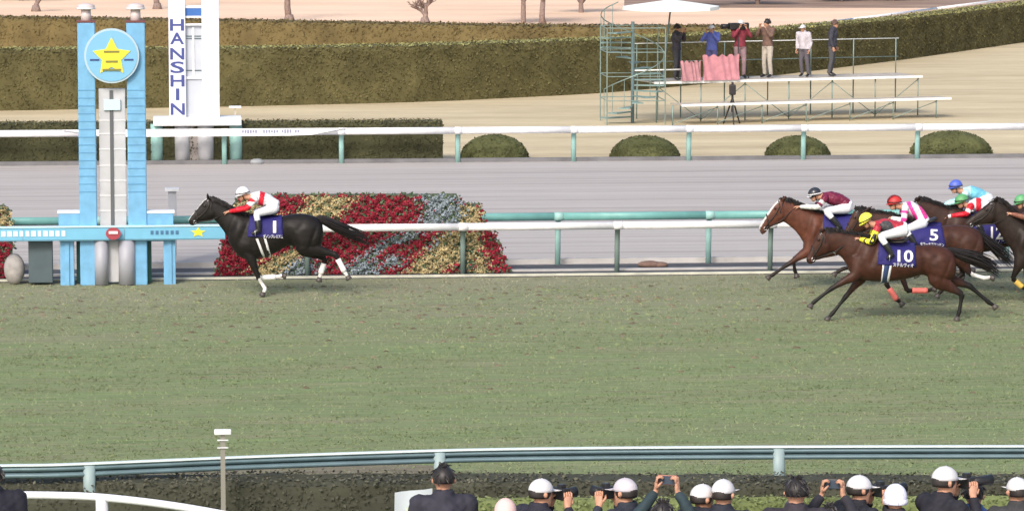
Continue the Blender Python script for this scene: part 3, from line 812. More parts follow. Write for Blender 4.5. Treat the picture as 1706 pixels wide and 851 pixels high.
for u0, u1, mm in ((251, 272, tealp), (291, 317, greyp), (329, 357, greyp), (382, 404, tealp)):
    mb = MB(); mb.smooth = True; uc = (u0 + u1) / 2; rr_ = (lineX(u1, YF) - lineX(u0, YF)) / 2
    mb.tube([(lineX(uc, YF + .3), YF + .25, 0), (lineX(uc, YF + .3), YF + .25, onY(uc, 208, YF)[2])], rr_, n=18); mb.build('leg', mm, t)
mb = MB(); pbox(mb, 316, 207, 330, 274, YF + .2, .1); mb.build('back_plate', mat('back_plate', (.30, .27, .26), .6), t)
# white sign panel hung on the far rail
YP = Y_FRAIL - .12
xa = lineX(150, YP); xb = lineX(520, YP)
mb = MB(); zt2, zb2 = onY(330, 215, YP)[2], onY(330, 227.5, YP)[2]
mb.prism([(xa - .7, zt2), (xb + .9, zt2), (xb, zb2 + .02), (xb - .6, zb2), (xa + .4, zb2)], YP, YP + .04)
t2 = thing('rail_sign', ((xa + xb) / 2, YP, 0), 'long white sign panel hanging on the far rail either side of the white tower', 'sign')
mb.build('panel', whitep, t2)
for k in range(22):
    if rng.random() < .15: continue
    u = 405 + k * 4.4; mb = MB(); mb.box((lineX(u, YP), YP - .006, (zt2 + zb2) / 2 + .02), (.045, .006, rng.uniform(.05, .10))); mb.build('letter', mat('sign_ink', (.28, .30, .42), .6), t2)
YK = at(392, 206)[1]
t = thing('plot_marker', (lineX(392, YK), YK, 0), 'tiny white plate on a stake in the dry lawn right of the white tower', 'marker')
mb = MB(); pbox(mb, 382, 177.5, 402, 180.5, YK, .3); mb.build('plate', whitep, t)
mb = MB(); pbox(mb, 391, 180, 393, 206, YK + .1, .04); mb.build('stake', greyp, t)
YK = Y_FRAIL + .3
mb = MB(); mb.smooth = True; mb.ball((lineX(428, YK), YK, .05), (.20, .14, .09)); o = mb.build('ground_lamp', mat('lamp_grey', (.28, .30, .32), .5), None, (lineX(428, YK), YK, 0))
tag(o, 'small pale domed ground lamp at the foot of the far rail', 'lamp')
YK = Y_GREEN - .35
mb = MB(); mb.smooth = True; mb.ball((lineX(1082, YK), YK, .07), (.24, .13, .075)); mb.ball((lineX(1100, YK), YK, .06), (.16, .12, .06)); o = mb.build('sandbag', mat('brown_bag', (.22, .14, .11), .9, .2, 10, bump=.4), None, (lineX(1085, YK), YK, 0))
tag(o, 'brown sandbag lying in the dark drain strip below the rails', 'sandbag')

# ================================================================== FLOWER DISPLAY
RED, CREAM, SILV, GRN = (.26, .020, .038), (.42, .34, .18), (.24, .29, .33), (.08, .12, .08)
FP = [  # regions in the picture, last match wins
    (RED, [(352, 480), (380, 400), (398, 325), (770, 325), (775, 380), (812, 380), (855, 480)]),
    (CREAM, [(376, 365), (384, 336), (412, 330), (470, 333), (500, 330), (520, 324), (592, 328), (578, 345), (556, 366), (480, 400), (420, 400), (400, 380)]),
    (RED, [(456, 325), (512, 325), (505, 345), (480, 362), (450, 350)]),
    (SILV, [(692, 322), (772, 322), (772, 374), (700, 374), (708, 350)]),
    (CREAM, [(768, 340), (798, 340), (802, 374), (764, 374)]),
    (CREAM, [(395, 476), (428, 440), (470, 420), (520, 408), (540, 402), (470, 452), (450, 476)]),
    (SILV, [(462, 476), (478, 438), (522, 424), (530, 450), (505, 476)]),
    (SILV, [(560, 476), (580, 440), (632, 404), (668, 385), (738, 385), (728, 410), (700, 440), (662, 476)]),
    (RED, [(630, 445), (622, 430), (640, 412), (690, 398), (712, 384), (735, 384), (712, 410), (690, 440), (672, 458), (648, 460)]),
    (SILV, [(635, 440), (645, 424), (672, 424), (668, 440), (650, 446)]),
    (CREAM, [(655, 476), (668, 458), (725, 402), (738, 384), (805, 384), (806, 420), (760, 440), (725, 476)]),
    (RED, [(728, 476), (742, 452), (760, 436), (766, 452), (766, 476)]),
    (GRN, [(762, 400), (772, 392), (780, 430), (782, 476), (768, 476), (766, 430)]),
    (CREAM, [(782, 410), (805, 400), (815, 440), (822, 476), (785, 476)]),
    (RED, [(800, 385), (822, 388), (838, 425), (855, 466), (856, 478), (818, 478), (812, 440), (804, 415)]),
]
YFL = Y_RAIL + .42
def flower_display(label, outline, FPs, u0, u1, seed, n):
    r = np.random.default_rng(seed)
    uc = (u0 + u1) / 2
    t = thing('flower_display', (lineX(uc, YFL), YFL, 0), label, 'flower display', 'flower displays along the inner rail')
    def pt(u, v, lift=0.0):
        # bank leans back as it rises
        Y = YFL
        for _ in range(3):
            p = onY(u, v, Y); Y = YFL + .12 * max(0, p[2])
        p[1] -= lift; return p
    # green foliage bank behind the blossoms
    front = [pt(u, v) for u, v in outline]
    V = [tuple(p) for p in front] + [(p[0], p[1] + .35, p[2]) for p in front]; m = len(front)
    for i in range(m): V[i] = (V[i][0], V[i][1], max(.0, V[i][2])); V[m + i] = (V[m + i][0], V[m + i][1], max(0., V[m + i][2]))
    F = [tuple(range(m)), tuple(range(2 * m - 1, m - 1, -1))] + [(i, i + m, (i + 1) % m + m, (i + 1) % m) for i in range(m)]
    mkobj('planted_bank', V, F, mat('bank_foliage', (.08, .10, .06), .9, .4, 12, bump=.8), t, None, False)
    groups = {RED: MB(), CREAM: MB(), SILV: MB(), GRN: MB()}
    us = r.uniform(min(p[0] for p in outline) - 4, max(p[0] for p in outline) + 4, n); vs = r.uniform(min(p[1] for p in outline) - 3, max(p[1] for p in outline), n)
    ok = in_poly(us + 4 * np.sin(vs * .35) + r.normal(0, 3, n), vs + 2.5 * np.sin(us * .19) + r.normal(0, 1.5, n), outline)
    ju, jv = us + r.normal(0, 8.0, n), vs + r.normal(0, 1.5, n)
    kind = np.full(n, -1)
    for k, (c, poly) in enumerate(FPs): kind[in_poly(ju, jv, poly)] = k
    for i in np.nonzero(ok)[0]:
        k = kind[i]
        c = FPs[k][0] if k >= 0 else RED
        if r.random() < .10: c = GRN
        p = pt(us[i], vs[i], .02 + r.random() * .05 + .05 * (math.sin(us[i] * .21) * math.sin(vs[i] * .33) + 1))
        if p[2] < .03: continue
        s = r.uniform(.018, .036)
        # a blossom: five-petalled low cone facing out
        a0 = r.uniform(0, 6.28); tilt = r.normal(0, .3, 2)
        m_ = 6; vv = [p + np.array([0, -s * .55, 0])]
        for q in range(m_):
            a = a0 + q * 2 * math.pi / m_; rr = s * (1.0 if q % 2 == 0 else .62) * r.uniform(.8, 1.15)
            vv.append(p + np.array([rr * math.cos(a), tilt[0] * rr * math.cos(a) + tilt[1] * rr * math.sin(a), rr * math.sin(a)]))
        cc = np.array(c) * r.uniform(.55, 1.3)
        groups[c].add(vv, [(0, 1 + q, 1 + (q + 1) % m_) for q in range(m_)], cc)
    # loose foliage between the blossoms and straggling over the edges of the bank
    nl = n // 5; lu = r.uniform(min(p[0] for p in outline) - 8, max(p[0] for p in outline) + 8, nl); lv = r.uniform(min(p[1] for p in outline) - 6, 470, nl)
    near = in_poly(lu, lv, outline) | in_poly(lu + 6, lv, outline) | in_poly(lu - 6, lv, outline) | in_poly(lu, lv + 5, outline)
    P_ = np.array([pt(a, b, .03 + .09 * r.random()) for a, b in zip(lu[near], lv[near])]); P_ = P_[P_[:, 2] > .03]
    LV, LC = leaves(P_, np.tile((0., -1., .3), (len(P_), 1)), .04, (.05, .09, .045), (.13, .17, .10), r, .6)
    o = mkobj('foliage', LV, [(4 * i, 4 * i + 1, 4 * i + 2, 4 * i + 3) for i in range(len(P_))], leafm, t, None, False, LC); o['kind'] = 'stuff'
    pm = mat_attr('petal', .7, .2, .1, 6)
    for c, nm_ in ((RED, 'red_blossoms'), (CREAM, 'cream_blossoms'), (SILV, 'silver_foliage'), (GRN, 'green_leaves')):
        if groups[c].v:
            o = groups[c].build(nm_, pm, t); o['kind'] = 'stuff'
    return t
flower_display('large bank of red, cream and silver flowers behind the lead horse', [(358, 471), (366, 430), (383, 352), (398, 330), (470, 326), (762, 325), (768, 340), (800, 342), (804, 374), (818, 384), (834, 420), (850, 464), (852, 468)], FP, 360, 850, 11, 24000)
flower_display('flower bank cut by the left edge, cream blossoms over red', [(-120, 478), (-100, 345), (6, 344), (16, 352), (20, 420), (18, 477)],
               [(RED, [(-130, 480), (-130, 398), (22, 398), (22, 480)]), (CREAM, [(-130, 340), (22, 340), (22, 398), (-130, 398)])], -60, 18, 12, 4500)

# ================================================================== SCAFFOLD STAND
S0 = at(1100, 207)
ang = YAW - R(-20)  # rotated away from the picture plane
sdx = np.array([math.cos(-YAW + R(20)), math.sin(-YAW + R(20)), 0.]); sdy = np.array([-sdx[1], sdx[0], 0.])
def sp(a, b, z): return S0 + sdx * a + sdy * b + np.array([0, 0, z])
def s_of(u):  # distance along the front edge for a picture column
    lo, hi = -5., 12.
    for _ in range(40):
        m = (lo + hi) / 2
        if proj(sp(m, 0, 1.))[0] < u: lo = m
        else: hi = m
    return lo
A1 = s_of(1548)
scaf = thing('scaffold_stand', tuple(sp(A1 / 2, 0, 0)), 'tubular steel camera stand with pale deck edges on the dry lawn beyond the sand', 'scaffold')
galv = mat('galvanised', (.22, .30, .28), .5, .1, 4, metal=.3)
deckm = mat('deck_edge', (.80, .82, .80), .45, .05, 3)
srot = math.atan2(sdx[1], sdx[0])
def sbar(p, q, r=.022, nm='scaffold_tube', m=galv):
    mb = MB(); mb.smooth = True; mb.tube([p, q], r, n=6); return mb.build(nm, m, scaf)
def sbox(a0, a1, b0, b1, z0, z1, nm, m):
    mb = MB(); mb.box(sp((a0 + a1) / 2, (b0 + b1) / 2, (z0 + z1) / 2), (a1 - a0, b1 - b0, z1 - z0), srot); return mb.build(nm, m, scaf)
ZD = 1.18; ZD2 = .60
sbox(0, A1, .5, 2.2, ZD - .03, ZD, 'deck_planks', mat('deck_ply', (.42, .38, .33), .8, .2, 4)); sbox(0, A1, .44, .5, ZD - .05, ZD + .02, 'deck_edge', deckm)
sbox(.35, A1 + .35, -.75, .1, ZD2 - .03, ZD2, 'step_planks', MATS['deck_ply']); sbox(.35, A1 + .35, -.80, -.75, ZD2 - .05, ZD2 + .02, 'step_edge', deckm)
nb = 6
for k in range(nb + 1):
    a = .1 + (A1 - .2) * k / nb
    for b in (-.7, .55, 2.1): sbar(sp(a, b, 0), sp(a, b, ZD2 if b < 0 else ZD), .02)
    sbar(sp(a, 2.1, ZD), sp(a, 2.1, ZD + 1.05), .018)
    if k < nb:
        a2 = .1 + (A1 - .2) * (k + 1) / nb
        if k % 2: sbar(sp(a, .55, .05), sp(a2, .55, ZD - .1), .012, 'brace')
        else: sbar(sp(a, .55, ZD - .1), sp(a2, .55, .05), .012, 'brace')
        sbar(sp(a, -.7, .05), sp(a2, -.7, ZD2 - .1), .012, 'brace')
sbar(sp(0, 2.1, ZD + 1.05), sp(A1, 2.1, ZD + 1.05), .016, 'handrail', deckm)
sbar(sp(0, 2.1, ZD + .5), sp(A1, 2.1, ZD + .5), .014, 'handrail')
# front guard rail at the left end
sbar(sp(-.6, .5, ZD + .36), sp(1.2, .5, ZD + .36), .024, 'handrail', deckm)
# winding stair tower at the left end: treads round a leaning centre post
st = thing('stair_tower', tuple(sp(-.9, .6, 0)), 'teal metal winding stair tower rising beside the left end of the stand under the parasol', 'stairs')
def stb(mb, nm, m=teal): mb.smooth = False; return mb.build(nm, m, st)
ctr = sp(-.55, .8, 0)
mb = MB(); mb.smooth = True; mb.tube([ctr, ctr + np.array([0, 0, 2.95])], .05, n=10); stb(mb, 'centre_post', steel)
for k in range(17):
    z = .15 + k * .155; a = R(200) + k * R(24)
    d = np.array([math.cos(a), math.sin(a), 0]); n_ = np.array([-d[1], d[0], 0])
    mb = MB(); vs = [ctr + d * .05 - n_ * .03, ctr + d * .95 - n_ * .17, ctr + d * .95 + n_ * .17, ctr + d * .05 + n_ * .03]
    mb.add([v + [0, 0, z] for v in vs] + [v + [0, 0, z + .035] for v in vs], [(3, 2, 1, 0), (4, 5, 6, 7), (0, 1, 5, 4), (1, 2, 6, 5), (2, 3, 7, 6), (3, 0, 4, 7)])
    stb(mb, 'tread', mat('tread_grey', (.20, .30, .29), .6, .1, 5))
    mb = MB(); mb.tube([ctr + d * .93 + [0, 0, z], ctr + d * .93 + [0, 0, z + .85]], .011, n=5); stb(mb, 'baluster', galv)
mb = MB(); mb.smooth = True
mb.tube([ctr + np.array([math.cos(R(200) + k * R(12)) * .93, math.sin(R(200) + k * R(12)) * .93, 1.0 + k * .0775]) for k in range(34)], .016, n=6); stb(mb, 'stair_handrail', galv)
for sx, sy in ((-1, -1), (1, -1), (1, 1), (-1, 1)):
    mb = MB(); mb.tube([ctr + np.array([sx * .85, sy * .85, 0]), ctr + np.array([sx * .85, sy * .85, 2.8])], .018, n=6); stb(mb, 'frame_leg', galv)
for z in (.7, 1.4, 2.1, 2.8):
    mb = MB()
    q = [ctr + np.array([sx * .85, sy * .85, z]) for sx, sy in ((-1, -1), (1, -1), (1, 1), (-1, 1))]
    for i in range(4): mb.tube([q[i], q[(i + 1) % 4]], .014, n=5)
    stb(mb, 'frame_ring', galv)
# parasol
pc = onY(1118, 9, ctr[1] + .2)
par = thing('parasol', (pc[0], pc[1], 0), 'wide white parasol with a teal underside over the stair tower', 'parasol')
mb = MB(); mb.smooth = True
mb.tube([(pc[0] - .25, pc[1], 1.2), (pc[0], pc[1], pc[2] + .03)], .025, n=8); mb.build('pole', steel, par)
mb = MB(); n = 8; rr = 1.42
V = [(pc[0], pc[1], pc[2] + .17)]; F = []
for k in range(n * 3):
    a = 2 * math.pi * k / (n * 3); q = 1 if k % 3 == 0 else .96
    V.append((pc[0] + rr * q * math.cos(a), pc[1] + rr * q * math.sin(a), pc[2] - .03))
for k in range(n * 3): V.append((V[1 + k][0], V[1 + k][1], pc[2] - .13))
for k in range(n * 3):
    k2 = (k + 1) % (n * 3); F += [(0, 1 + k, 1 + k2), (1 + k, 1 + n * 3 + k, 1 + n * 3 + k2, 1 + k2)]
mkobj('canopy', V, F, mat('canopy_white', (.85, .9, .88), .7), par, None, False)
mb = MB()
for k in range(8):
    a = 2 * math.pi * k / 8; mb.tube([(pc[0], pc[1], pc[2] + .1), (pc[0] + rr * math.cos(a), pc[1] + rr * math.sin(a), pc[2] - .05)], .012, n=4)
mb.build('ribs', teal, par)
mb = MB(); mb.smooth = True; mb.tube([(pc[0], pc[1], pc[2] + .12), (pc[0], pc[1], pc[2] + .2)], [.12, .07], n=12); mb.build('crown', teal, par)
# pink cloth hung over the front of the stand
def cloth(ua, ub, v0, v1, name, label, m, b=.40, seed=0):
    r = random.Random(seed); a0, a1 = s_of(ua), s_of(ub); V = []; nx, nz = 24, 8
    z0 = ZD + .03; z1 = ZD + (v1 - v0) / 56.
    for j in range(nz + 1):
        for i in range(nx + 1):
            a = a0 + (a1 - a0) * i / nx; z = z0 + (z1 - z0) * j / nz
            if j == nz: z += .04 * math.sin(i * 1.1)
            V.append(sp(a, b - .03 * math.sin(i * 1.1 + j * .5 + 2 * math.sin(i * .37)) - (.04 * (nz - j) / nz), z))
    V2 = [p + sdy * .03 for p in V]; q = nx + 1; n_ = len(V)
    F = [(j * q + i, j * q + i + 1, (j + 1) * q + i + 1, (j + 1) * q + i) for j in range(nz) for i in range(nx)]
    F += [tuple(n_ + k for k in reversed(f)) for f in F]
    o = mkobj(name, V + V2, F, m, None, tuple(sp((a0 + a1) / 2, b, z0)), True); return tag(o, label, 'cloth')
cloth(1143, 1176, 105, 138, 'draped_cloth', 'smaller dusty pink cloth hanging on the stand, left of the bigger one', mat('pink_cloth', (.44, .22, .25), .9, .15, 6), seed=1)
cloth(1180, 1240, 96, 138, 'draped_cloth', 'larger rose pink cloth hanging in front of the person in the blue jacket', mat('pink_cloth_b', (.52, .23, .27), .9, .15, 6), seed=2)
# black tripod at the front of the stand
tp = at(1220, 207)
t = thing('tripod', tp, 'black tripod column standing on the lawn in front of the stand below the pink cloth', 'tripod')
blackm = mat('black_plastic', (.018, .018, .022), .5)
mb = MB(); mb.tube([tp + [0, 0, .35], tp + [0, 0, 1.22]], .035, n=8); mb.build('column', blackm, t)
for k in range(3):
    a = R(30 + 120 * k); mb = MB(); mb.tube([tp + [0, 0, .75], tp + np.array([math.cos(a) * .28, math.sin(a) * .28, 0])], [.028, .02], n=6); mb.build('leg', blackm, t)
mb = MB(); mb.box(tp + [0, 0, 1.0], (.18, .2, .3)); mb.build('cover', blackm, t, bevel=.03)

# far white rail rising to the right
FR = [(1225, 56), (1300, 48), (1420, 33), (1560, 15), (1706, -4), (1850, -22)]
P = [at(u, v, 1.05) for u, v in FR]; C = catmull(P, np.linspace(0, len(P) - 1, 26))
t = thing('far_rail', (C[13][0], C[13][1], 0), 'white rail climbing to the upper right corner behind the long hedge', 'rail')
for a, b in zip(C[:-1:5], C[5::5]):
    mb = MB(); mb.smooth = True; mb.tube([a, b], [(.07, .06)] * 2, n=10); mb.build('rail_length', whitep, t)
for c in C[::3]:
    mb = MB(); mb.box((c[0], c[1] + .02, .5), (.08, .08, 1.0)); mb.build('post', tealp, t)

# ================================================================== FOREGROUND
# terrace the onlookers stand on
tz = 1.72
mb = MB()
mb.box((8, 21, tz / 2), (120, 24, tz)); o = mb.build('viewing_terrace', mat('terrace_concrete', (.35, .34, .33), .9, .15, 2, bump=.2)); o['kind'] = 'structure'
# dark clipped hedge between the rail and the terrace
def fronthedge(pts_uv, ztop, name, label, depth, c0, c1, top, seed, dens=330, size=.035, cat='hedge'):
    P = [at(u, v, ztop)[:2] for u, v in pts_uv]
    return hedge(name, label, P, [ztop] * len(P), depth, dens, size, c0, c1, seed, top, cat=cat, rough=.02)
fronthedge([(-200, 812), (0, 806), (300, 803), (700, 803), (1000, 805), (1400, 806), (1900, 806)], .80, 'dark_hedge', 'dark clipped hedge running below the near rail behind the onlookers', .75,
           (.042, .044, .032), (.072, .073, .050), (.15, .145, .105), 21, 520, .026)
fronthedge([(755, 834), (1000, 834), (1400, 833), (1900, 833)], .80, 'green_hedge', 'bright yellow-green low planting in front of the dark hedge at the lower right', .25,
           (.10, .13, .045), (.20, .235, .10), (.22, .26, .115), 22, 700, .026)
# bare earth strip under the hedge at left of the near rail
# curved white handrail, lower left
P = [at(u, v, 1.95) for u, v in [(-120, 826), (30, 824), (110, 825), (165, 827.5), (230, 834), (290, 842), (350, 852), (420, 866), (480, 884)]]
C = catmull(P, np.linspace(0, len(P) - 1, 40))
C = [c for c in C]
t = thing('white_handrail', (C[15][0], C[15][1], 0), 'thick white curved handrail in the lower left corner', 'handrail')
mb = MB(); mb.smooth = True; mb.tube([c * 1.0 for c in C], .038, n=14); mb.build('rail_tube', mat('gloss_white', (.84, .85, .90), .25), t)
j = int(np.argmin([abs(proj(c)[0] - 167) for c in C]))
for jj in (j, 1, 34):
    c = C[jj]; mb = MB(); mb.smooth = True; mb.tube([c - [0, 0, .02], (c[0], c[1], 0)], .062, n=10); mb.build('post', mat('post_white', (.62, .63, .68), .4), t)
# slim distance marker in front of the near rail
mk = at(371, 719, 1.0)
mk = onY(371, 719, at(371, 757, 1.05)[1] - 1.0)
t = thing('distance_marker', (mk[0], mk[1], 0), 'slim grey post topped by a small white plate near the rail', 'marker')
mb = MB(); mb.box((mk[0], mk[1], mk[2]), (.20, .05, .065)); mb.build('plate', whitep, t, bevel=.01)
mb = MB(); mb.box((mk[0] + .0, mk[1] + .03, mk[2] / 2 - .02), (.055, .035, mk[2] - .03)); mb.build('post', mat('post_taupe', (.24, .23, .20), .6), t)
mb = MB(); mb.box((mk[0], mk[1] + .01, mk[2] - .10), (.13, .03, .012)); mb.box((mk[0], mk[1] + .01, mk[2] - .19), (.13, .03, .012)); mb.build('bracket', MATS['pale_band'], t)
# ================================================================== FIGURES
def unit(v): v = np.asarray(v, float); return v / (np.linalg.norm(v) + 1e-9)
skinm = mat_attr('skin', .55, .35, .06, 30)
silkm = mat_attr('silks', .42, .4, .10, 22, bump=.9, bdist=.02)
breechm = mat('breeches_white', (.76, .77, .82), .6, .06, 12, bump=.4)
bootm = mat('black_boot', (.018, .018, .02), .3)
hairm = mat_attr('horse_hair', .5, .35, .2, 20)
coatm = mat_attr('coat', .52, .27, .28, 9, bump=.25, bdist=.02)
hoofm = mat('hoof', (.07, .06, .055), .5, .2, 20)
clothm = mat('number_cloth', (.016, .013, .135), .75, .1, 30, bump=.4)
whitec = mat('white_cloth', (.78, .78, .80), .7, .05, 20)
tackm = mat('dark_leather', (.02, .016, .014), .45)
SKIN = (.50, .27, .18)

def head_rings(bl, c, F, U, s=1.0, label='head'):
    F, U = unit(F), unit(U); S = np.cross(U, F)
    st = [(-.118, .055, .022, .02), (-.105, .045, .045, .04), (-.07, .028, .068, .056), (-.03, .012, .085, .068), (.01, .0, .094, .074), (.045, -.006, .096, .077), (.08, -.010, .082, .067), (.105, -.012, .05, .042), (.118, -.012, .015, .012)]
    vs, fs = [], []; n = 14
    for h, cf, ry, rx in st:
        for k in range(n):
            th = 2 * math.pi * k / n
            vs.append(c + s * (U * h + F * (cf + ry * math.cos(th)) + S * rx * math.sin(th)))
    m = len(st)
    for i in range(m - 1):
        for k in range(n):
            k2 = (k + 1) % n; fs.append((i * n + k, i * n + k2, (i + 1) * n + k2, (i + 1) * n + k))
    fs.append(tuple(range(n - 1, -1, -1))); fs.append(tuple((m - 1) * n + k for k in range(n)))
    bl.mb.add(vs, fs); bl.segs.append((c - U * .07 * s, c + U * .07 * s, .08 * s, label, 0, 1))
    bl.tube([c + s * (F * .085 + U * .012), c + s * (F * .104 - U * .018), c + s * (F * .112 - U * .034)], [.010, .015, .016], label, side=S, n=6)
    for sg in (-1, 1):
        bl.tube([c + s * (S * sg * .072 - F * .012 + U * .015), c + s * (S * sg * .086 - F * .022 + U * .0), c + s * (S * sg * .076 - F * .01 - U * .03)], [.014, .02, .012], label, side=F, n=6)
def face_bits(c, F, U, parent, s=1.0):
    F, U = unit(F), unit(U); S = np.cross(U, F)
    for sg in (-1, 1):
        mb = MB(); mb.smooth = True; mb.ball(c + s * (F * .082 + S * sg * .033 + U * .012), .012 * s, 8, 6); mb.build('eye', mat('eye_dark', (.03, .02, .02), .2), parent)
    mb = MB(); mb.tube([c + s * (F * .088 + S * t_ - U * .058) for t_ in (-.022, 0, .022)], [.004, .006, .004], n=5, side=U); mb.build('mouth', mat('lips', (.28, .09, .08), .5), parent)
def hand(bl, ex, w, d, curl, lat, label='hand', s=1.0):
    """palm fused to the arm, four fingers and a thumb of their own; curl = direction the fingers close"""
    d, curl = unit(d), unit(curl); lat = unit(np.cross(d, curl)) if lat is None else unit(lat)
    bl.tube([w - d * .01, w + d * .04, w + d * .085], [(.02, .032), (.018, .042), (.014, .038)], label, side=lat, n=10)
    for k, L in enumerate((.062, .070, .066, .052)):
        p0 = w + d * .080 + lat * (k - 1.5) * .020
        p1 = p0 + d * L * .42 + curl * L * .12; p2 = p1 + d * L * .12 + curl * L * .40; p3 = p2 - d * L * .22 + curl * L * .28
        ex.tube([p0 - d * .01, p1, p2, p3], [.0098, .0092, .0085, .007], n=7, side=lat, col=SKIN)
    t0 = w + d * .025 - lat * .034
    ex.tube([t0, t0 + d * .03 - lat * .018 + curl * .02, t0 + d * .052 - lat * .006 + curl * .045], [.012, .0105, .008], n=7, side=curl, col=SKIN)

def figure(parent, K, mats, opts):
    """one continuous skin with clothing lofted over it. K: world points."""
    s = opts.get('s', 1.0); lat = unit(K['lat']); vx = opts.get('voxel', .013)
    U0 = unit(K['up']); B, J, P = Blob(), Blob(), Blob(); ex = MB()
    tor = [K['pelvis'], K['waist'], K['chest'], K['neckbase']]
    rt = [(.115, .155), (.098, .135), (.118, .165), (.055, .085)]
    if opts.get('bulk'): rt = [(a * opts['bulk'], b * opts['bulk']) for a, b in rt]
    B.tube(tor, [(a * s, b * s) for a, b in rt], 'torso', side=lat, n=18)
    J.tube([K['pelvis'] + (K['waist'] - K['pelvis']) * opts.get('hem', .25)] + tor[1:], [((a + .014) * s, (b + .014) * s) for a, b in rt[:3]] + [((.10 if opts.get('trousers') else .065) * s, (.12 if opts.get('trousers') else .085) * s)], 'torso', side=lat, n=20)
    if opts.get('trousers'): J.tube([K['neckbase'] - U0 * .06, K['neckbase'] + U0 * .01, K['neckbase'] + U0 * .055], [(.10 * s, .11 * s), (.085 * s, .09 * s), (.08 * s, .085 * s)], 'torso', side=lat, n=16)
    J.mb.ball(K['chest'] + (K['neckbase'] - K['chest']) * .45, (.09 * s,) * 3); 
    P.tube([K['pelvis'] + (K['waist'] - K['pelvis']) * .55, K['pelvis'], K['pelvis'] - (K['waist'] - K['pelvis']) * .35], [(.112 * s, .15 * s), (.135 * s, .172 * s), (.10 * s, .14 * s)], 'seat', side=lat, n=18)
    F, U = unit(K['face']), unit(K['up'])
    hc = K['head']
    B.tube([K['neckbase'] - U * .02, K['neckbase'] * .4 + (hc - U * .07) * .6, hc - U * .05], [.062 * s, .055 * s, .055 * s], 'neck', side=lat, n=12)
    head_rings(B, hc, F, U, s)
    for sd_ in ('L', 'R'):
        sg = -1 if sd_ == 'L' else 1
        sh, el, ha = K['sh' + sd_], K['el' + sd_], K['ha' + sd_]
        B.tube([sh, el, ha], [.048 * s, .038 * s, .026 * s], 'arm' + sd_, side=lat, n=10)
        J.mb.ball(sh, .070 * s * opts.get('sleeve', 1)); J.mb.ball(sh * .6 + K['chest'] * .2 + K['neckbase'] * .2, .078 * s * opts.get('sleeve', 1))
        J.tube([sh, (sh + el) / 2, el, (el + ha) / 2, ha + (el - ha) * .06], [q * s * opts.get('sleeve', 1) for q in (.067, .058, .052, .046, .036)], 'arm' + sd_, side=lat, n=12)
        dd = K.get('hd' + sd_, ha - el); hand(B, ex, ha, dd, K.get('curl' + sd_, -U if abs(unit(dd) @ U) < .9 else F), K.get('hlat' + sd_, None), s=s)
        hp, kn, an, to = K['hp' + sd_], K['kn' + sd_], K['an' + sd_], K['to' + sd_]
        B.tube([hp, (hp + kn) / 2, kn, (kn + an) / 2, an], [.085 * s, .07 * s, .052 * s, .048 * s, .034 * s], 'leg', side=lat, n=12)
        B.tube([an + (an - kn) * .02, an * .5 + to * .5, to], [(.035 * s, .032 * s), (.03 * s, .036 * s), (.018 * s, .03 * s)], 'foot', side=lat, n=10)
        full = opts.get('trousers')
        if full: P.tube([hp, (hp + kn) / 2, kn, (kn + an) / 2, an], [.105 * s, .088 * s, .070 * s, .066 * s, .058 * s], 'leg', side=lat, n=12)
        else: P.tube([K['pelvis'] * .4 + hp * .6, hp, (hp + kn) / 2, kn, kn * .55 + an * .45], [.10 * s, .105 * s, .082 * s, .064 * s, .052 * s], 'leg', side=lat, n=12)
        Bt = Blob()
        if full: Bt.tube([an * 1.0, an * .5 + to * .5, to], [(.05 * s, .042 * s), (.045 * s, .044 * s), (.025 * s, .036 * s)], 'boot', side=lat, n=12)
        else:
            Bt.tube([kn * .6 + an * .4, kn * .35 + an * .65, an], [.060 * s, .058 * s, .044 * s], 'boot', side=lat, n=12)
            Bt.tube([an - unit(to - an) * .035, an * .5 + to * .5, to], [(.042 * s, .038 * s), (.04 * s, .042 * s), (.022 * s, .034 * s)], 'boot', side=lat, n=12)
        Bt.solve(max(vx, .012), 2).build('boot' if not full else 'shoe', opts.get('boot', bootm), parent)
    def skincol(c, lab, t, u, v, V):
        lz = (V - hc) @ U; lf = (V - hc) @ F
        m = (lab == 'head') & (lz < -.04 * s) & (lz > -.06 * s) & (lf > .06 * s); c[m] *= .75
    B.solve(vx, 2).build('body', skinm, parent, skincol, opts.get('skin', SKIN), ex)
    J.solve(vx, 2); q_ = J.V - hc
    rp = .5 * np.sin(q_ @ np.array([46., 23, 31]) + 2 * np.sin(q_ @ np.array([9., 17, 21]))) + .5 * np.sin(q_ @ np.array([71., -38, -55]) + 1.5 * np.sin(q_ @ np.array([-22., 13, 19])))
    cn_ = J.V - (K['chest'] * .5 + K['waist'] * .5); J.V = J.V + cn_ / (np.linalg.norm(cn_, axis=1)[:, None] + .05) * rp[:, None] * (.0085 if not opts.get('trousers') else .007)
    J.build('jacket' if opts.get('trousers') else 'silks', opts.get('jmat', silkm), parent, opts.get('jcol', lambda *a: None), opts.get('jbase', (.5, .5, .5)))
    P.solve(vx, 2).build('trousers' if opts.get('trousers') else 'breeches', opts.get('pmat', breechm), parent)
    if opts.get('face', True): face_bits(hc, F, U, parent, s)

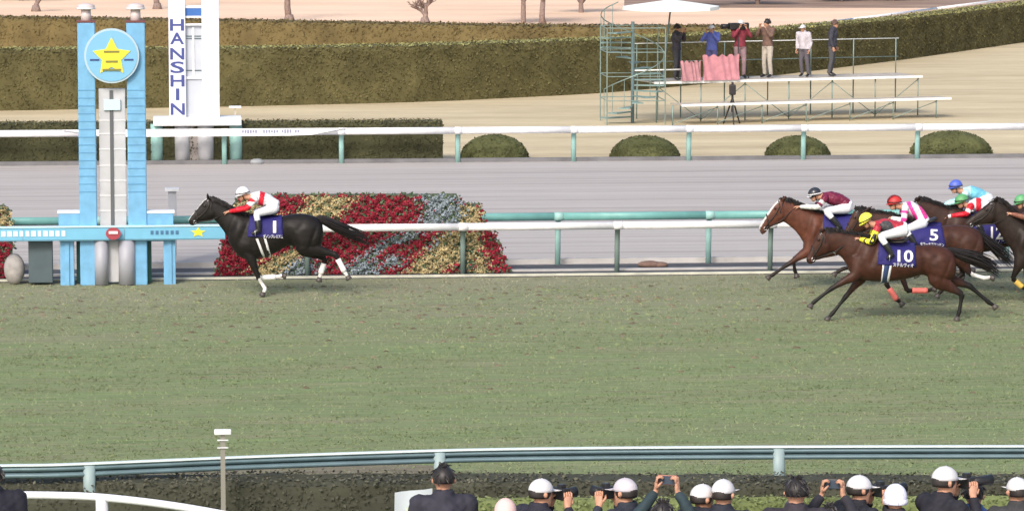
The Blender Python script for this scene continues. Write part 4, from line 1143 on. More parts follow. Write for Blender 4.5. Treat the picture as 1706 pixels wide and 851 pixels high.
def cap_shell(parent, c, F, U, kind, m, s=1.0, brim_m=None, goggles=True, stripes=None):
    F, U = unit(F), unit(U); S = np.cross(U, F)
    def dome(rF, rS, rU, off, ph1, nm, mm, dU=0.0, mat_attr_cols=None):
        mb = MB(); mb.smooth = True; n, mm_ = 22, 9; vs, fs = [], []
        for i in range(mm_ + 1):
            ph = ph1 * i / mm_
            for k in range(n):
                th = 2 * math.pi * k / n
                vs.append(c + s * (U * (dU + rU * math.cos(ph)) + F * (off + rF * math.sin(ph) * math.cos(th)) + S * rS * math.sin(ph) * math.sin(th)))
        for i in range(mm_):
            for k in range(n):
                k2 = (k + 1) % n; fs.append((i * n + k, (i + 1) * n + k, (i + 1) * n + k2, i * n + k2))
        q = len(vs)
        # thickness: an inner skin
        vs += [c + (p - c) * .93 for p in vs]
        fs += [tuple(j + q for j in reversed(f)) for f in fs]
        for k in range(n):
            k2 = (k + 1) % n; fs.append((mm_ * n + k, mm_ * n + k + q, mm_ * n + k2 + q, mm_ * n + k2))
        mb.add(vs, fs); return mb.build(nm, mm, parent)
    if kind == 'helmet':
        parent = dome(.128, .108, .118, -.008, R(104), 'helmet', m, .015)
        mb = MB(); mb.smooth = True   # brim
        pts = [c + s * (F * (.02 + .112 * math.cos(a)) + S * .092 * math.sin(a) + U * .006) for a in np.linspace(-1.1, 1.1, 9)]
        mb.tube(pts, [(.006, .012)] + [(.007, .022)] * 7 + [(.006, .012)], n=8, side=F); mb.build('brim', brim_m or m, parent)
        # elastic band / goggle strap around the shell
        pts = [c + s * (F * (-.008 + .131 * math.cos(a)) + S * .111 * math.sin(a) + U * (.016 + .03 * math.cos(a))) for a in np.linspace(-math.pi, math.pi, 25)]
        mb = MB(); mb.tube(pts, [(.004, .010)] * 25, n=6, side=U, cap=False); mb.build('strap', brim_m or tackm, parent)
        mb = MB(); mb.smooth = True
        pts = [c + s * (F * (.008 + .096 * math.cos(a)) + S * .080 * math.sin(a) - U * .004) for a in np.linspace(-1.15, 1.15, 9)]
        mb.tube(pts, [(.012, .026)] * 9, n=8, side=U); mb.build('goggles', mat('goggle_lens', (.02, .02, .025), .12), parent)
        pts = [c + s * (S * x_ + U * z_ + F * .01) for x_, z_ in ((-.085, -.02), (-.065, -.09), (0, -.128), (.065, -.09), (.085, -.02))]
        mb = MB(); mb.tube(pts, .007, n=5); mb.build('chin_strap', tackm, parent)
        if stripes is not None:
            for a in (-.5, 0, .5):
                pts = [c + s * (U * (.015 + .121 * math.cos(p)) + F * (-.008 + .131 * math.sin(p)) + S * .111 * a * math.cos(p * .8)) for p in np.linspace(-1.5, 1.5, 13)]
                mb = MB(); mb.tube(pts, [(.003, .011)] * 13, n=5, side=S); mb.build('stripe', stripes, parent)
    elif kind == 'cap':
        cap_o = dome(.108, .090, .098, -.006, R(92), 'cap', m, .022)
        mb = MB(); mb.smooth = True
        pts = [c + s * (F * (.085 + .055 * math.cos(a)) + S * .078 * math.sin(a) + U * (.03 - .012 * math.cos(a))) for a in np.linspace(-1.3, 1.3, 9)]
        mb.tube(pts, [(.004, .012)] + [(.005, .036)] * 7 + [(.004, .012)], n=8, side=F); mb.build('peak', brim_m or m, cap_o)
        mb = MB(); mb.ball(c + s * U * .119, .005, 6, 4); mb.build('button', m, cap_o)
        dome(.101, .082, .092, -.016, R(118), 'hair', mat('hair_dark', (.025, .02, .018), .6, .2, 30), .008)
    elif kind == 'knit':
        parent = dome(.114, .098, .115, -.012, R(112), 'knit_hat', m, .022)
        pts = [c + s * (F * (-.012 + .108 * math.cos(a)) + S * .093 * math.sin(a) - U * .012) for a in np.linspace(-math.pi, math.pi, 25)]
        mb = MB(); mb.smooth = True; mb.tube(pts, [(.012, .024)] * 25, n=8, side=U, cap=False); mb.build('cuff', m, parent)
    elif kind == 'hair':
        dome(.108, .090, .098, -.014, R(116), 'hair', m, .022)
        mb = MB(); rr = random.Random(int(abs(c[0] * 100)))
        for k in range(90):
            a = rr.uniform(0, 6.28); p = rr.uniform(.1, 1.75)
            q = c + s * (U * (.022 + .100 * math.cos(p)) + F * (-.014 + .108 * math.sin(p) * math.cos(a)) + S * .09 * math.sin(p) * math.sin(a))
            dd = unit(q - c) * .3 - U * .8 * (p > .6) + np.array([rr.gauss(0, .4), rr.gauss(0, .4), rr.gauss(0, .2)])
            mb.tube([q, q + unit(dd) * .025, q + unit(dd) * .045 - U * .008], [.006, .005, .001], n=4)
        mb.build('hair_locks', m, parent)

# ------------------------------------------------------------------ horses
def W(u, v, Y, yo=0.0):
    return onY(u, v, Y + yo)
def horse(name_label, vg, uc, S, cols, legs, mane_len=.115, tail=None, neckhead=None, opts=None):
    """S: dict of side sections traced from the photograph in pixels, built as a solid animal at its own lane"""
    opts = opts or {}
    p0 = at(uc, vg); Y = p0[1]
    t = thing('horse', (p0[0], Y, 0), name_label, 'horse', 'galloping racehorses')
    B = Blob(); hw = lambda L: [(W(a, b, Y), W(c, d, Y), h) for (a, b, c, d, h) in L]
    B.pairs(hw(S['torso']), 'torso', n=24, power=2.15)
    B.pairs(hw(S['neck']), 'neck', n=18, power=2.0)
    B.pairs(hw(S['head']), 'head', n=16, power=2.2)
    # jowl, brow and nostril forms
    hd = S['head']; ear = S['ears']
    def hp(i, f, yo):  # point inside head section i, f from nasal(0) to jaw(1)
        a, b, c, d, h = hd[i]; return W(a + (c - a) * f, b + (d - b) * f, Y, yo)
    for sg in (-1, 1):
        B.ball(hp(1, .66, sg * .055), (.075, .035, .085), 'head')
        B.ball(hp(2, .22, sg * .062), (.035, .018, .025), 'head')
        B.ball(hp(len(hd) - 2, .28, sg * .035), (.028, .018, .022), 'head')
    for (a, b, c, d), sg in zip(ear, (-1, 1)):
        q0, q1 = W(a, b, Y, sg * .045), W(c, d, Y, sg * .07)
        B.tube([q0, (q0 + q1) / 2 + np.array([0, sg * .01, 0]), q1], [(.030, .024), (.028, .018), (.007, .006)], 'ear', n=8)
    feet = []
    for kind, yo, pts in legs:
        Q = [W(u, v, Y, yo * (.75 if i == 0 else 1)) for i, (u, v) in enumerate(pts)]
        if kind == 'fore':
            # shoulder, elbow, knee, fetlock, toe
            s_, e, k, f, h = Q
            B.tube([s_, e, e * .55 + k * .45, k - (k - e) * .08, k], [(.15, .085), (.105, .075), (.068, .055), (.044, .042), (.050, .044)], 'upper', n=14)
            B.tube([k, k * .75 + f * .25, (k + f) / 2, f * .85 + k * .15, f], [(.048, .044), (.036, .032), (.033, .026), (.036, .030), (.042, .036)], 'cannon', n=12)
            B.tube([f, f * .45 + h * .55], [(.040, .034), (.033, .030)], 'pastern', n=10)
        else:
            hp_, st, hk, f, h = Q
            B.tube([hp_, st, st * .5 + hk * .5, hk - (hk - st) * .12, hk], [(.25, .12), (.165, .11), (.095, .065), (.058, .042), (.058, .044)], 'upper', n=16)
            # point of hock
            B.tube([hk, hk * .75 + f * .25, (hk + f) / 2, f * .85 + hk * .15, f], [(.056, .044), (.042, .034), (.036, .028), (.038, .032), (.044, .038)], 'cannon', n=12)
            B.tube([f, f * .45 + h * .55], [(.042, .036), (.034, .031)], 'pastern', n=10)
        feet.append((kind, f, h, Q))
    base, pt_, face = cols['coat'], cols.get('points', cols['coat']), cols.get('blaze')
    socks = cols.get('socks', [])
    def cf(c, lab, tt, u, v, V):
        legm = (lab == 'cannon') | (lab == 'pastern')
        c[legm] = pt_
        up = (lab == 'upper') & (tt > .45); f = np.clip((tt[up] - .45) / .35, 0, 1)[:, None]
        c[up] = np.array(base) * (1 - f) + np.array(pt_) * f
        # darker along the lower belly, muzzle and mane line as the coat itself is
        mz = (lab == 'head') & (tt > .80); f = np.clip((tt[mz] - .8) / .12, 0, 1)[:, None]; c[mz] = c[mz] * (1 - f) + np.array(cols.get('muzzle', pt_)) * f
        c[lab == 'ear'] = np.array(base) * .6
        yo = V[:, 1] - Y
        for i_, (lo, hi, side_) in enumerate(socks):
            m = legm & (u > lo[0]) & (u < hi[0]) & (v > lo[1]) & (v < hi[1])
            if side_: m &= (yo * side_ > 0)
            c[m] = (.72, .71, .69)
        if face is not None:
            # blaze: along the front of the face, near the mid plane
            for i in range(len(hd) - 1):
                a0, b0 = hd[i][0], hd[i][1]; a1, b1 = hd[i + 1][0], hd[i + 1][1]
                L2 = (a1 - a0) ** 2 + (b1 - b0) ** 2; q = np.clip(((u - a0) * (a1 - a0) + (v - b0) * (b1 - b0)) / L2, 0, 1)
                dd = np.hypot(u - a0 - q * (a1 - a0), v - b0 - q * (b1 - b0))
                m = (lab == 'head') & (dd < face) & (i >= 1); c[m] = (.66, .64, .62)
    B.solve(.0155, 3)
    # muscle relief pressed into the flanks: (section, fraction down, radius along, radius across, tilt, height)
    TS = S['torso']; yrel = B.V[:, 1] - Y; sgn = np.tanh(yrel / .08); dy = np.zeros(len(B.V))
    for i, f, rx, rz, a_, amp in ((9, .45, .085, .26, -.45, .022), (8, .34, .045, .25, -.40, -.016), (8, .72, .13, .12, .3, .024), (7, .60, .05, .20, .1, -.016), (6, .5, .26, .16, 0, .012),
                                (4, .62, .07, .20, .25, -.026), (3, .80, .13, .16, -.5, .022), (2, .28, .20, .11, .25, .014), (2, .58, .035, .26, -.35, -.014), (1, .62, .08, .20, -.1, .018), (3, .30, .05, .12, -.8, -.012), (10, .55, .05, .20, -.5, -.018)):
        p_, q_ = TS[i], 0; c_ = W(p_[0] + (p_[2] - p_[0]) * f, p_[1] + (p_[3] - p_[1]) * f, Y)
        dx, dz = B.V[:, 0] - c_[0], B.V[:, 2] - c_[2]; ca, sa = math.cos(a_), math.sin(a_)
        e1, e2 = dx * ca + dz * sa, -dx * sa + dz * ca
        dy += amp * np.exp(-(e1 / rx) ** 2 - (e2 / rz) ** 2)
    B.V[:, 1] += sgn * dy
    B.build('body', coatm, t, cf, base, None, .004)
    # hooves
    for kind, f, h, Q in feet:
        d = unit(h - f); mb = MB(); mb.smooth = True
        ax = unit(d * .9 + np.array([0, 0, -.35])) if kind else d
        q0 = f * .45 + h * .55
        mb.tube([q0 - ax * .01, q0 + ax * .045, q0 + ax * .075], [(.038, .036), (.056, .050), (.060, .054)], n=12, side=(0, 1, 0))
        mb.v = [(x, y_, max(z_, .006)) for x, y_, z_ in mb.v]
        mb.build('hoof', hoofm, t)
    # eyes, nostrils
    for sg in (-1, 1):
        mb = MB(); mb.smooth = True; mb.ball(hp(2, .26, sg * (hd[2][4] + .002)), (.020, .012, .017), 10, 7); mb.build('eye', mat('horse_eye', (.012, .008, .006), .08), t)
        mb = MB(); mb.smooth = True; mb.ball(hp(len(hd) - 2, .25, sg * (hd[-2][4] * .95)), (.017, .008, .012), 8, 6); mb.build('nostril', mat('nostril_dark', (.015, .008, .008), .7), t)
    # bridle
    def strap(pts, r=.0085, nm='bridle_strap', m=tackm):
        mb = MB(); mb.smooth = True; mb.tube(pts, [(r * 1.3, r * .6)] * len(pts), n=6, side=(0, 1, 0)); return mb.build(nm, m, t)
    L = len(hd)
    for sg in (-1, 1):
        def s_(i, f, k=1.0): return hp(i, f, sg * (hd[i][4] * (.98 if .15 < f < .85 else .6) + .012) * k)
        strap([s_(1, .02, .9), s_(1, .3), s_(2, .5), s_(3, .6), s_(4, .62), s_(L - 3, .70)])
        strap([s_(1, .02), s_(2, .18)] if False else [s_(0, .12, 1.05), s_(1, .5), s_(1, .95, .8)], .007)
        strap([s_(4, -.02, .6), s_(4, .3), s_(4, .7), s_(4, 1.03, .5)], .009, 'noseband', opts.get('noseband', tackm))
        mb = MB(); c = s_(L - 3, .74); mb.smooth = True
        mb.tube([c + np.array([.028 * math.cos(a), 0, .028 * math.sin(a)]) for a in np.linspace(0, 2 * math.pi, 13)], .005, n=5, cap=False); mb.build('bit_ring', mat('bit_steel', (.75, .75, .75), .25, metal=.8), t)
        # rosette on the browband
        mb = MB(); mb.smooth = True; mb.ball(s_(1, .12, 1.0), (.018, .010, .018), 8, 6); mb.build('rosette', whitec, t)
        if 'rein' in S:
            ru, rv = S['rein']; e = W(ru, rv, Y, sg * .07); c2 = (c + e) / 2 + np.array([0, sg * .05, -.05])
            strap([c, c2, e], .007, 'rein')
    # mane
    r = np.random.default_rng(int(uc)); crest = [(a, b) for (a, b, _, _, _) in S['neck']][::-1]; crest = [(hd[0][0], hd[0][1])] + crest
    ct = catmull([W(a, b, Y) for a, b in crest], np.linspace(0, len(crest) - 1, 160))
    mb = MB(); mc = cols.get('mane', (.014, .012, .012))
    for i, c in enumerate(ct):
        for k in range(3):
            l = mane_len * r.uniform(.5, 1.1); sg = -1 if r.random() < .7 else 1
            q = c + np.array([r.normal(0, .01), sg * .012, -.012])
            back = np.array([.75, 0, .25]) + r.normal(0, .25, 3) * np.array([1, .6, 1])
            mb.tube([q, q + unit(back) * l * .5 + [0, sg * .02, .012], q + unit(back + [.1, 0, -.75]) * l + [0, sg * .04, 0]], [.009, .007, .0015], n=4, col=np.array(mc) * r.uniform(.6, 1.8))
    # forelock
    q = W(hd[0][0], hd[0][1], Y)
    for k in range(18):
        e = hp(1, .0, r.normal(0, .03)); mb.tube([q + [0, r.normal(0, .015), 0], (q + e) / 2 + [0, r.normal(0, .02), .03], e + [0, r.normal(0, .01), .01]], [.008, .006, .001], n=4, col=mc)
    mb.build('mane', hairm, t)
    # tail
    if tail is not None:
        mb = MB(); path = [np.array(W(a, b, Y)) for a, b, _ in tail]; rad = [w_ for _, _, w_ in tail]
        tt = np.linspace(0, len(path) - 1, 14); PC = catmull(path, tt); RC = np.interp(tt, range(len(path)), rad)
        for k in range(260):
            a = r.uniform(0, 2 * math.pi); q = math.sqrt(r.random()); end = int(r.integers(8, 15)); wob = r.normal(0, .035, 3)
            pts = [PC[j] + np.array([r.normal(0, .004), RC[j] * .75 * q * math.cos(a), RC[j] * q * math.sin(a)]) + wob * (j / 13) ** 2 * 1.5 for j in range(0, end, 2 if end > 9 else 1)]
            n_ = len(pts); mb.tube(pts, [max(.0015, .0105 * (1 - (j / (n_ - .5)) ** 2)) for j in range(n_)], n=4, col=np.array(mc) * r.uniform(.6, 2.0))
        mb.build('tail', hairm, t)
    # ------- saddle cloth, girth, saddle
    sec = [(W(a, b, Y), W(c, d, Y), h) for (a, b, c, d, h) in S['torso']]
    us = [(a + c) / 2 for (a, b, c, d, h) in S['torso']]
    TT = catmull([s[0] for s in sec], np.linspace(0, len(sec) - 1, 80)); BB = catmull([s[1] for s in sec], np.linspace(0, len(sec) - 1, 80)); HH = catmull(np.array([[s[2]] for s in sec]), np.linspace(0, len(sec) - 1, 80))[:, 0]
    def section(u, v):
        """surface half width (near side) of the barrel at a picture point"""
        x, _, z = W(u, v, Y)
        cx_ = (TT[:, 0] + BB[:, 0]) / 2; i = int(np.argmin(abs(cx_ - x)))
        c = (TT[i] + BB[i]) / 2; h = np.linalg.norm(TT[i] - BB[i]) / 2; q = np.clip((z - c[2]) / h, -1, 1)
        return HH[i] * max(0, 1 - abs(q) ** 2.15) ** (1 / 2.15), c, h, HH[i]
    (cu0, cv0), (cu1, cv1), (cu2, cv2), (cu3, cv3) = S['cloth']      # top-left, top-right, bottom-right, bottom-left
    nu, nv = 14, 22
    def drape(u0f, v0f, lift):
        hw_, c, h, H = section(u0f, v0f); x, _, z = W(u0f, v0f, Y - hw_)
        return x, hw_ + lift, z
    V = []; 
    for i in range(nu + 1):
        f = i / nu; col_ = []
        for j in range(nv + 1):
            g = j / nv
            u_ = (cu0 + (cu1 - cu0) * f) * (1 - g) + (cu3 + (cu2 - cu3) * f) * g; v_ = (cv0 + (cv1 - cv0) * f) * (1 - g) + (cv3 + (cv2 - cv3) * f) * g
            x, yy, z = drape(u_, v_, .016 + .008 * math.sin(i * 1.3 + j * .5) * g); col_.append((x, yy, z))
        prof = [(x, Y - yy, z) for x, yy, z in col_[::-1]]
        # over the spine to the far side
        x, yy, z = col_[0]; prof += [(x, Y, z + .02)] + [(x2, Y + y2, z2) for x2, y2, z2 in col_]
        V += prof
    q = 2 * (nv + 1) + 1; F = [(i * q + j, i * q + j + 1, (i + 1) * q + j + 1, (i + 1) * q + j) for i in range(nu) for j in range(q - 1)]
    o = cloth_o = mkobj('number_cloth', V, F, clothm, t, None, True); md = o.modifiers.new('thick', 'SOLIDIFY'); md.thickness = .008
    def print_on(body, uc_, vc_, hpx, wpx, slant=0.0, nm='number', bold=.02):
        TV, TF = text_mesh(body, 1.0, bold, 8); 
        if not len(TV): return
        mnx, mxx, mny, mxy = TV[:, 0].min(), TV[:, 0].max(), TV[:, 1].min(), TV[:, 1].max()
        P = []
        for x, y_, _ in TV:
            fu = (x - (mnx + mxx) / 2) / (mxx - mnx) * wpx; fv = -(y_ - (mny + mxy) / 2) / (mxy - mny) * hpx
            u_, v_ = uc_ + fu, vc_ + fv + slant * fu
            hw_, c, h, H = section(u_, v_); w3 = W(u_, v_, Y - hw_ - .04); P.append((w3[0], Y - hw_ - .036, w3[2]))
        mkobj(nm, P, TF, whitec, cloth_o, None, False)
    for body, a in S.get('print', []): print_on(body, *a)
    # girth: two pale straps with a dark one between
    for (ua, va, ub, vb, wd, gm, nm) in S['girth']:
        pts = []; 
        for k in range(9):
            f = k / 8; hw_, c, h, H = section(ua + (ub - ua) * f, va + (vb - va) * f); w3 = W(ua + (ub - ua) * f, va + (vb - va) * f, Y - hw_); pts.append((w3[0], Y - hw_ - .012, w3[2]))
        bot = (pts[-1][0], Y, pts[-1][2] - .035); pts = pts + [bot] + [(x, 2 * Y - y_, z) for x, y_, z in pts[::-1]]
        mb = MB(); mb.smooth = True; mb.tube(pts, [(wd, .008)] * len(pts), n=8, side=None) if False else None
        vs, fs = [], []
        for (x, y_, z) in pts:
            o_ = .006 if y_ > Y else -.006
            vs += [(x - wd, y_, z), (x + wd, y_, z), (x + wd, y_ + o_, z - .004), (x - wd, y_ + o_, z - .004)]
        for k in range(len(pts) - 1):
            for j in range(4): fs.append((k * 4 + j, k * 4 + (j + 1) % 4, k * 4 + 4 + (j + 1) % 4, k * 4 + 4 + j))
        mb.add(vs, fs); mb.build(nm, gm, t)
    # saddle
    su, sv = S['saddle']; c = W(su, sv, Y); mb = MB(); mb.smooth = True
    mb.tube([c + [-.20, 0, .035], c + [-.10, 0, .0], c + [.08, 0, .0], c + [.2, 0, .05]], [(.035, .07), (.03, .13), (.03, .16), (.03, .13)], n=12, side=(0, 1, 0)); mb.build('saddle', tackm, t)
    # leg wraps
    for (i, f0, f1, wm, nm) in opts.get('wraps', []):
        k, f = feet[i][3][2], feet[i][3][3]; a, b = k + (f - k) * f0, k + (f - k) * f1; mb = MB(); mb.smooth = True
        P_ = [a + (b - a) * j / 6 for j in range(7)]
        mb.tube(P_, [(.050, .044), (.052, .046), (.050, .044), (.053, .046), (.051, .044), (.053, .047), (.050, .044)], n=14, side=(0, 1, 0)); mb.build(nm, wm, t)
    if opts.get('neckstrap'):
        pass
    return t, Y

def sh(L, du, dv):
    if L is None: return None
    if isinstance(L, dict): return {k: sh(v, du, dv) for k, v in L.items() if k != 'print'}
    if isinstance(L, tuple): return (L[0] + du, L[1] + dv)
    if L and isinstance(L[0][-1], str): return [(a + du, b + dv, c + du, d + dv, w_, m, n_) for a, b, c, d, w_, m, n_ in L]
    return [tuple(p + (du if i % 2 == 0 else dv) if i < 4 else p for i, p in enumerate(q)) for q in L]

LEAD = dict(
    torso=[(537, 373, 539, 391, .10), (528, 362, 535, 408, .20), (513, 357, 526, 419, .26), (497, 355.5, 505, 421, .28), (480, 358, 485, 408, .27), (460, 361, 461, 420, .29), (440, 361.5, 439, 428, .285), (424, 359.5, 419, 432, .26), (410, 357.5, 403, 430, .22), (397, 356, 390, 418, .19), (388, 356, 380, 402, .12)],
    neck=[(420, 360, 404, 424, .16), (404, 355, 393, 417, .15), (390, 350, 385, 404, .12), (377, 343, 376, 390, .095), (366, 336.5, 368, 379, .085), (356, 332, 361, 370, .078), (350, 331, 356, 366, .07)],
    head=[(352, 330, 361, 362, .070), (345.5, 330, 356, 366, .082), (339, 334, 347.5, 368.5, .080), (332, 342.5, 338, 369, .064), (325.5, 350.5, 331, 370.5, .054), (319.5, 358, 326.5, 374, .050), (315, 364, 321, 375.5, .044), (313.6, 368, 317, 375, .028)],
    ears=[(347.5, 333, 345, 320), (352, 333, 355.5, 326.5)],
    cloth=[(416, 360.5), (470, 361), (471.5, 396), (412, 394)],
    girth=[(428, 397, 439, 426, .024, whitec, 'girth_strap'), (441.5, 397, 449.5, 425, .022, whitec, 'girth_strap'), (435, 397, 444, 426, .04, tackm, 'girth')],
    saddle=(446, 356), rein=(377, 355),
    tail=None)
PRINT1 = [('1', (457.5, 378, 20, 5.2)), ('ダノンプレミアム', (455, 394, 6.4, 33, .02, 'name_print', .012))]
LEAD['print'] = PRINT1
TAIL1 = [(528, 365, .05), (537, 366, .075), (549, 371, .10), (566, 379, .12), (585, 388, .13), (603, 395, .12), (621, 403, .05)]
BLK = (.016, .013, .012)
pinkw = mat('coral_wrap', (.85, .20, .17), .7, .1, 12); yellw = mat('yellow_wrap', (.72, .48, .10), .7, .1, 12); whitew = mat('white_wrap', (.80, .80, .80), .7, .06, 12)
legs = [('hind', .13, [(515, 390), (507, 413), (542, 431), (534, 456), (531, 468)]),
        ('hind', -.13, [(512, 388), (508, 411), (559, 424), (574, 453), (583, 465)]),
        ('fore', .12, [(404, 392), (416, 424), (431, 463), (461, 461), (478, 457)]),
        ('fore', -.12, [(404, 395), (417, 428), (431, 464), (442, 481), (436, 492)])]
horse('near-black racehorse out alone in front with blue cloth number 1 and white lower legs', 494, 440, LEAD,
      dict(coat=(.011, .009, .0085), points=(.010, .009, .009), muzzle=(.025, .018, .016), socks=[((520, 443), (600, 475), 0), ((430, 452), (490, 500), 0)], blaze=1.0),
      legs, tail=TAIL1, opts=dict(wraps=[(0, .30, .98, whitew, 'leg_wrap'), (1, .26, .98, whitew, 'leg_wrap'), (2, .2, .95, whitew, 'leg_wrap')]))

BT = dict(
    torso=[(1589, 424, 1592, 442, .10), (1581, 415, 1590, 460, .20), (1567, 409.5, 1579, 470, .26), (1552, 407.5, 1560, 472, .28), (1536, 408, 1539, 458, .27), (1516, 409.5, 1515, 463, .29), (1496, 410, 1491, 467.5, .29), (1477, 405, 1466, 469, .27), (1460, 399, 1442, 467, .24), (1446, 396, 1424, 461, .2), (1434, 394, 1413, 449, .12)],
    neck=[(1466, 403, 1436, 464, .16), (1450, 397, 1420, 458, .155), (1434, 391, 1411, 442, .125), (1415, 388, 1404, 431, .10), (1397, 384.5, 1397, 425, .088), (1384, 382, 1391, 420, .078), (1374, 382, 1384, 418, .07)],
    head=[(1374, 382.5, 1388, 416, .070), (1366, 385.5, 1382, 421, .082), (1361, 391, 1374, 424, .080), (1356.5, 400, 1366, 427, .064), (1352, 410, 1361, 431, .054), (1347.5, 420, 1357, 436.5, .050), (1344, 429, 1351, 439.5, .044), (1343, 434, 1347, 439.5, .028)],
    ears=[(1369, 386, 1373.5, 377), (1366, 386, 1369, 379)],
    cloth=[(1464, 402), (1524, 407), (1526, 445), (1462, 440)],
    girth=[(1472, 440, 1469.5, 468, .020, whitec, 'girth_strap'), (1484, 442, 1479, 467.5, .020, whitec, 'girth_strap'), (1478, 441, 1474, 468, .05, mat('girth_navy', (.03, .06, .16), .6), 'girth')],
    saddle=(1494, 402), rein=(1424, 397))
BT['print'] = [('10', (1508.5, 426.5, 20, 26, .03)), ('ステルヴィオ', (1505, 441.5, 7, 34, .05, 'name_print', .012))]
TAILB = [(1580, 417, .05), (1590, 420, .075), (1605, 425, .10), (1622, 430, .12), (1640, 437, .13), (1654, 446, .11), (1667, 459, .05)]
legsB = [('fore', .12, [(1436, 430), (1437, 460), (1409, 494), (1387, 522), (1376, 533)]),
         ('fore', -.12, [(1432, 428), (1426, 457), (1386, 480), (1356, 503), (1349, 510)]),
         ('hind', .13, [(1570, 438), (1569, 462), (1615, 476), (1648, 504), (1661, 512)]),
         ('hind', -.13, [(1566, 438), (1562, 466), (1603, 490), (1598, 520), (1593, 534)])]
horse('dark bay racehorse nearest the camera in the bunch with blue cloth number 10', 535, 1500, BT,
      dict(coat=(.052, .019, .012), points=(.011, .010, .010), muzzle=(.03, .02, .02)), legsB, tail=TAILB, opts={})

# chestnut-bay leading the bunch, blaze
AT = sh(LEAD, 953, -2)
AT['neck'] = [(1378, 357, 1358, 425, .16), (1362, 352, 1346, 418, .155), (1345, 346, 1336, 400, .125), (1329, 339.5, 1326, 386, .10), (1318, 334.5, 1316, 377, .088), (1309, 331.5, 1309, 372, .078), (1303, 331, 1305, 370, .07)]
AT['torso'][9] = (1355, 352, 1345, 426, .2); AT['torso'][10] = (1348, 354, 1338, 412, .12); AT['torso'][8] = (1366, 354, 1357, 433, .22)
AT['head'] = [(1305, 331, 1309, 367, .070), (1297, 333, 1303, 371, .082), (1290.5, 338.5, 1295, 374, .080), (1283.5, 347.5, 1288, 376.5, .064), (1277, 357, 1281.5, 380, .054), (1271, 366.5, 1276.5, 386, .050), (1266, 375, 1271.5, 390.5, .044), (1264, 380, 1268, 389.5, .028)]
AT['ears'] = [(1303, 334, 1309, 331 - 4), (1299, 333, 1303, 328)]
AT['cloth'] = [(1371, 357), (1424, 359), (1425, 394), (1372, 394)]
AT['girth'] = [(1384, 394, 1390, 424, .024, whitec, 'girth_strap')]
AT['saddle'] = (1399, 354); AT['rein'] = (1326, 345)
AT['print'] = [('7', (1417.5, 369, 20, 12))]
AT['print'] = []
legsA = [('fore', .12, [(1354, 392), (1346, 416), (1322, 432), (1324, 450), (1328, 461)]),
         ('fore', -.12, [(1354, 395), (1347, 418), (1313, 440), (1287, 458), (1279, 462)]),
         ('hind', .13, [(1466, 385), (1456, 410), (1500, 430), (1520, 450), (1529, 461)]),
         ('hind', -.13, [(1462, 385), (1440, 408), (1436, 438), (1404, 448), (1383, 460)])]
horse('reddish bay racehorse heading the bunch by the white rail with a broad white blaze', 481, 1395, AT,
      dict(coat=(.10, .034, .020), points=(.018, .012, .011), muzzle=(.10, .06, .055), blaze=3.0, socks=[((1505, 440), (1545, 470), 0)]), legsA,
      tail=[(a + 953, b - 2, c) for a, b, c in TAIL1])

# number 5
CT = sh({k: v for k, v in BT.items() if k in ('torso', 'neck', 'head', 'ears', 'cloth')}, 46, -34)
CT['head'] = [(a - 8, b - 2, c - 8, d - 2, h) for a, b, c, d, h in sh(BT['head'], 58, -38)]
CT['head'] = [(x[0], x[1], x[2], x[3], x[4]) for x in sh(BT['head'], 60, -37)]
CT['neck'] = sh(BT['neck'], 50, -35); CT['ears'] = [(a + 66, b - 32, c + 66 + 10, d - 34) for a, b, c, d in [(1373, 385, 1378, 377), (1370, 386, 1374, 380)]]
CT['torso'] = [(a, b + 1, c, d, h) for a, b, c, d, h in CT['torso']]
CT['girth'] = [(1518, 410, 1516, 432, .02, whitec, 'girth_strap')]
CT['saddle'] = (1541, 368); CT['rein'] = (1478, 363); CT['cloth'] = [(1512, 369), (1568, 373), (1576, 411), (1510, 406)]
CT['print'] = [('5', (1556, 391.5, 19, 14, .03)), ('タワーオブロンドン', (1553, 407, 6.4, 40, .05, 'name_print', .012))]
legsC = [('fore', .12, [(1486, 396), (1492, 430), (1511, 484), (1545, 484), (1560, 479)]),
         ('fore', -.12, [(1482, 396), (1478, 428), (1477, 474), (1494, 499), (1505, 507)]),
         ('hind', .13, [(1610, 400), (1600, 428), (1606, 455), (1572, 480), (1557, 498)]),
         ('hind', -.13, [(1606, 400), (1602, 428), (1615, 456), (1640, 463), (1658, 461)])]
horse('chestnut-brown racehorse with blue cloth number 5, coral wraps on its forelegs', 512, 1545, CT,
      dict(coat=(.052, .021, .014), points=(.016, .011, .010), muzzle=(.05, .03, .03), socks=[((1618, 450), (1668, 475), 0)]), legsC,
      tail=[(1622, 386, .05), (1632, 391, .075), (1645, 402, .10), (1660, 414, .12), (1674, 425, .12), (1690, 440, .05)],
      opts=dict(wraps=[(0, .25, 1.0, pinkw, 'leg_wrap'), (1, .25, 1.0, pinkw, 'leg_wrap')]))

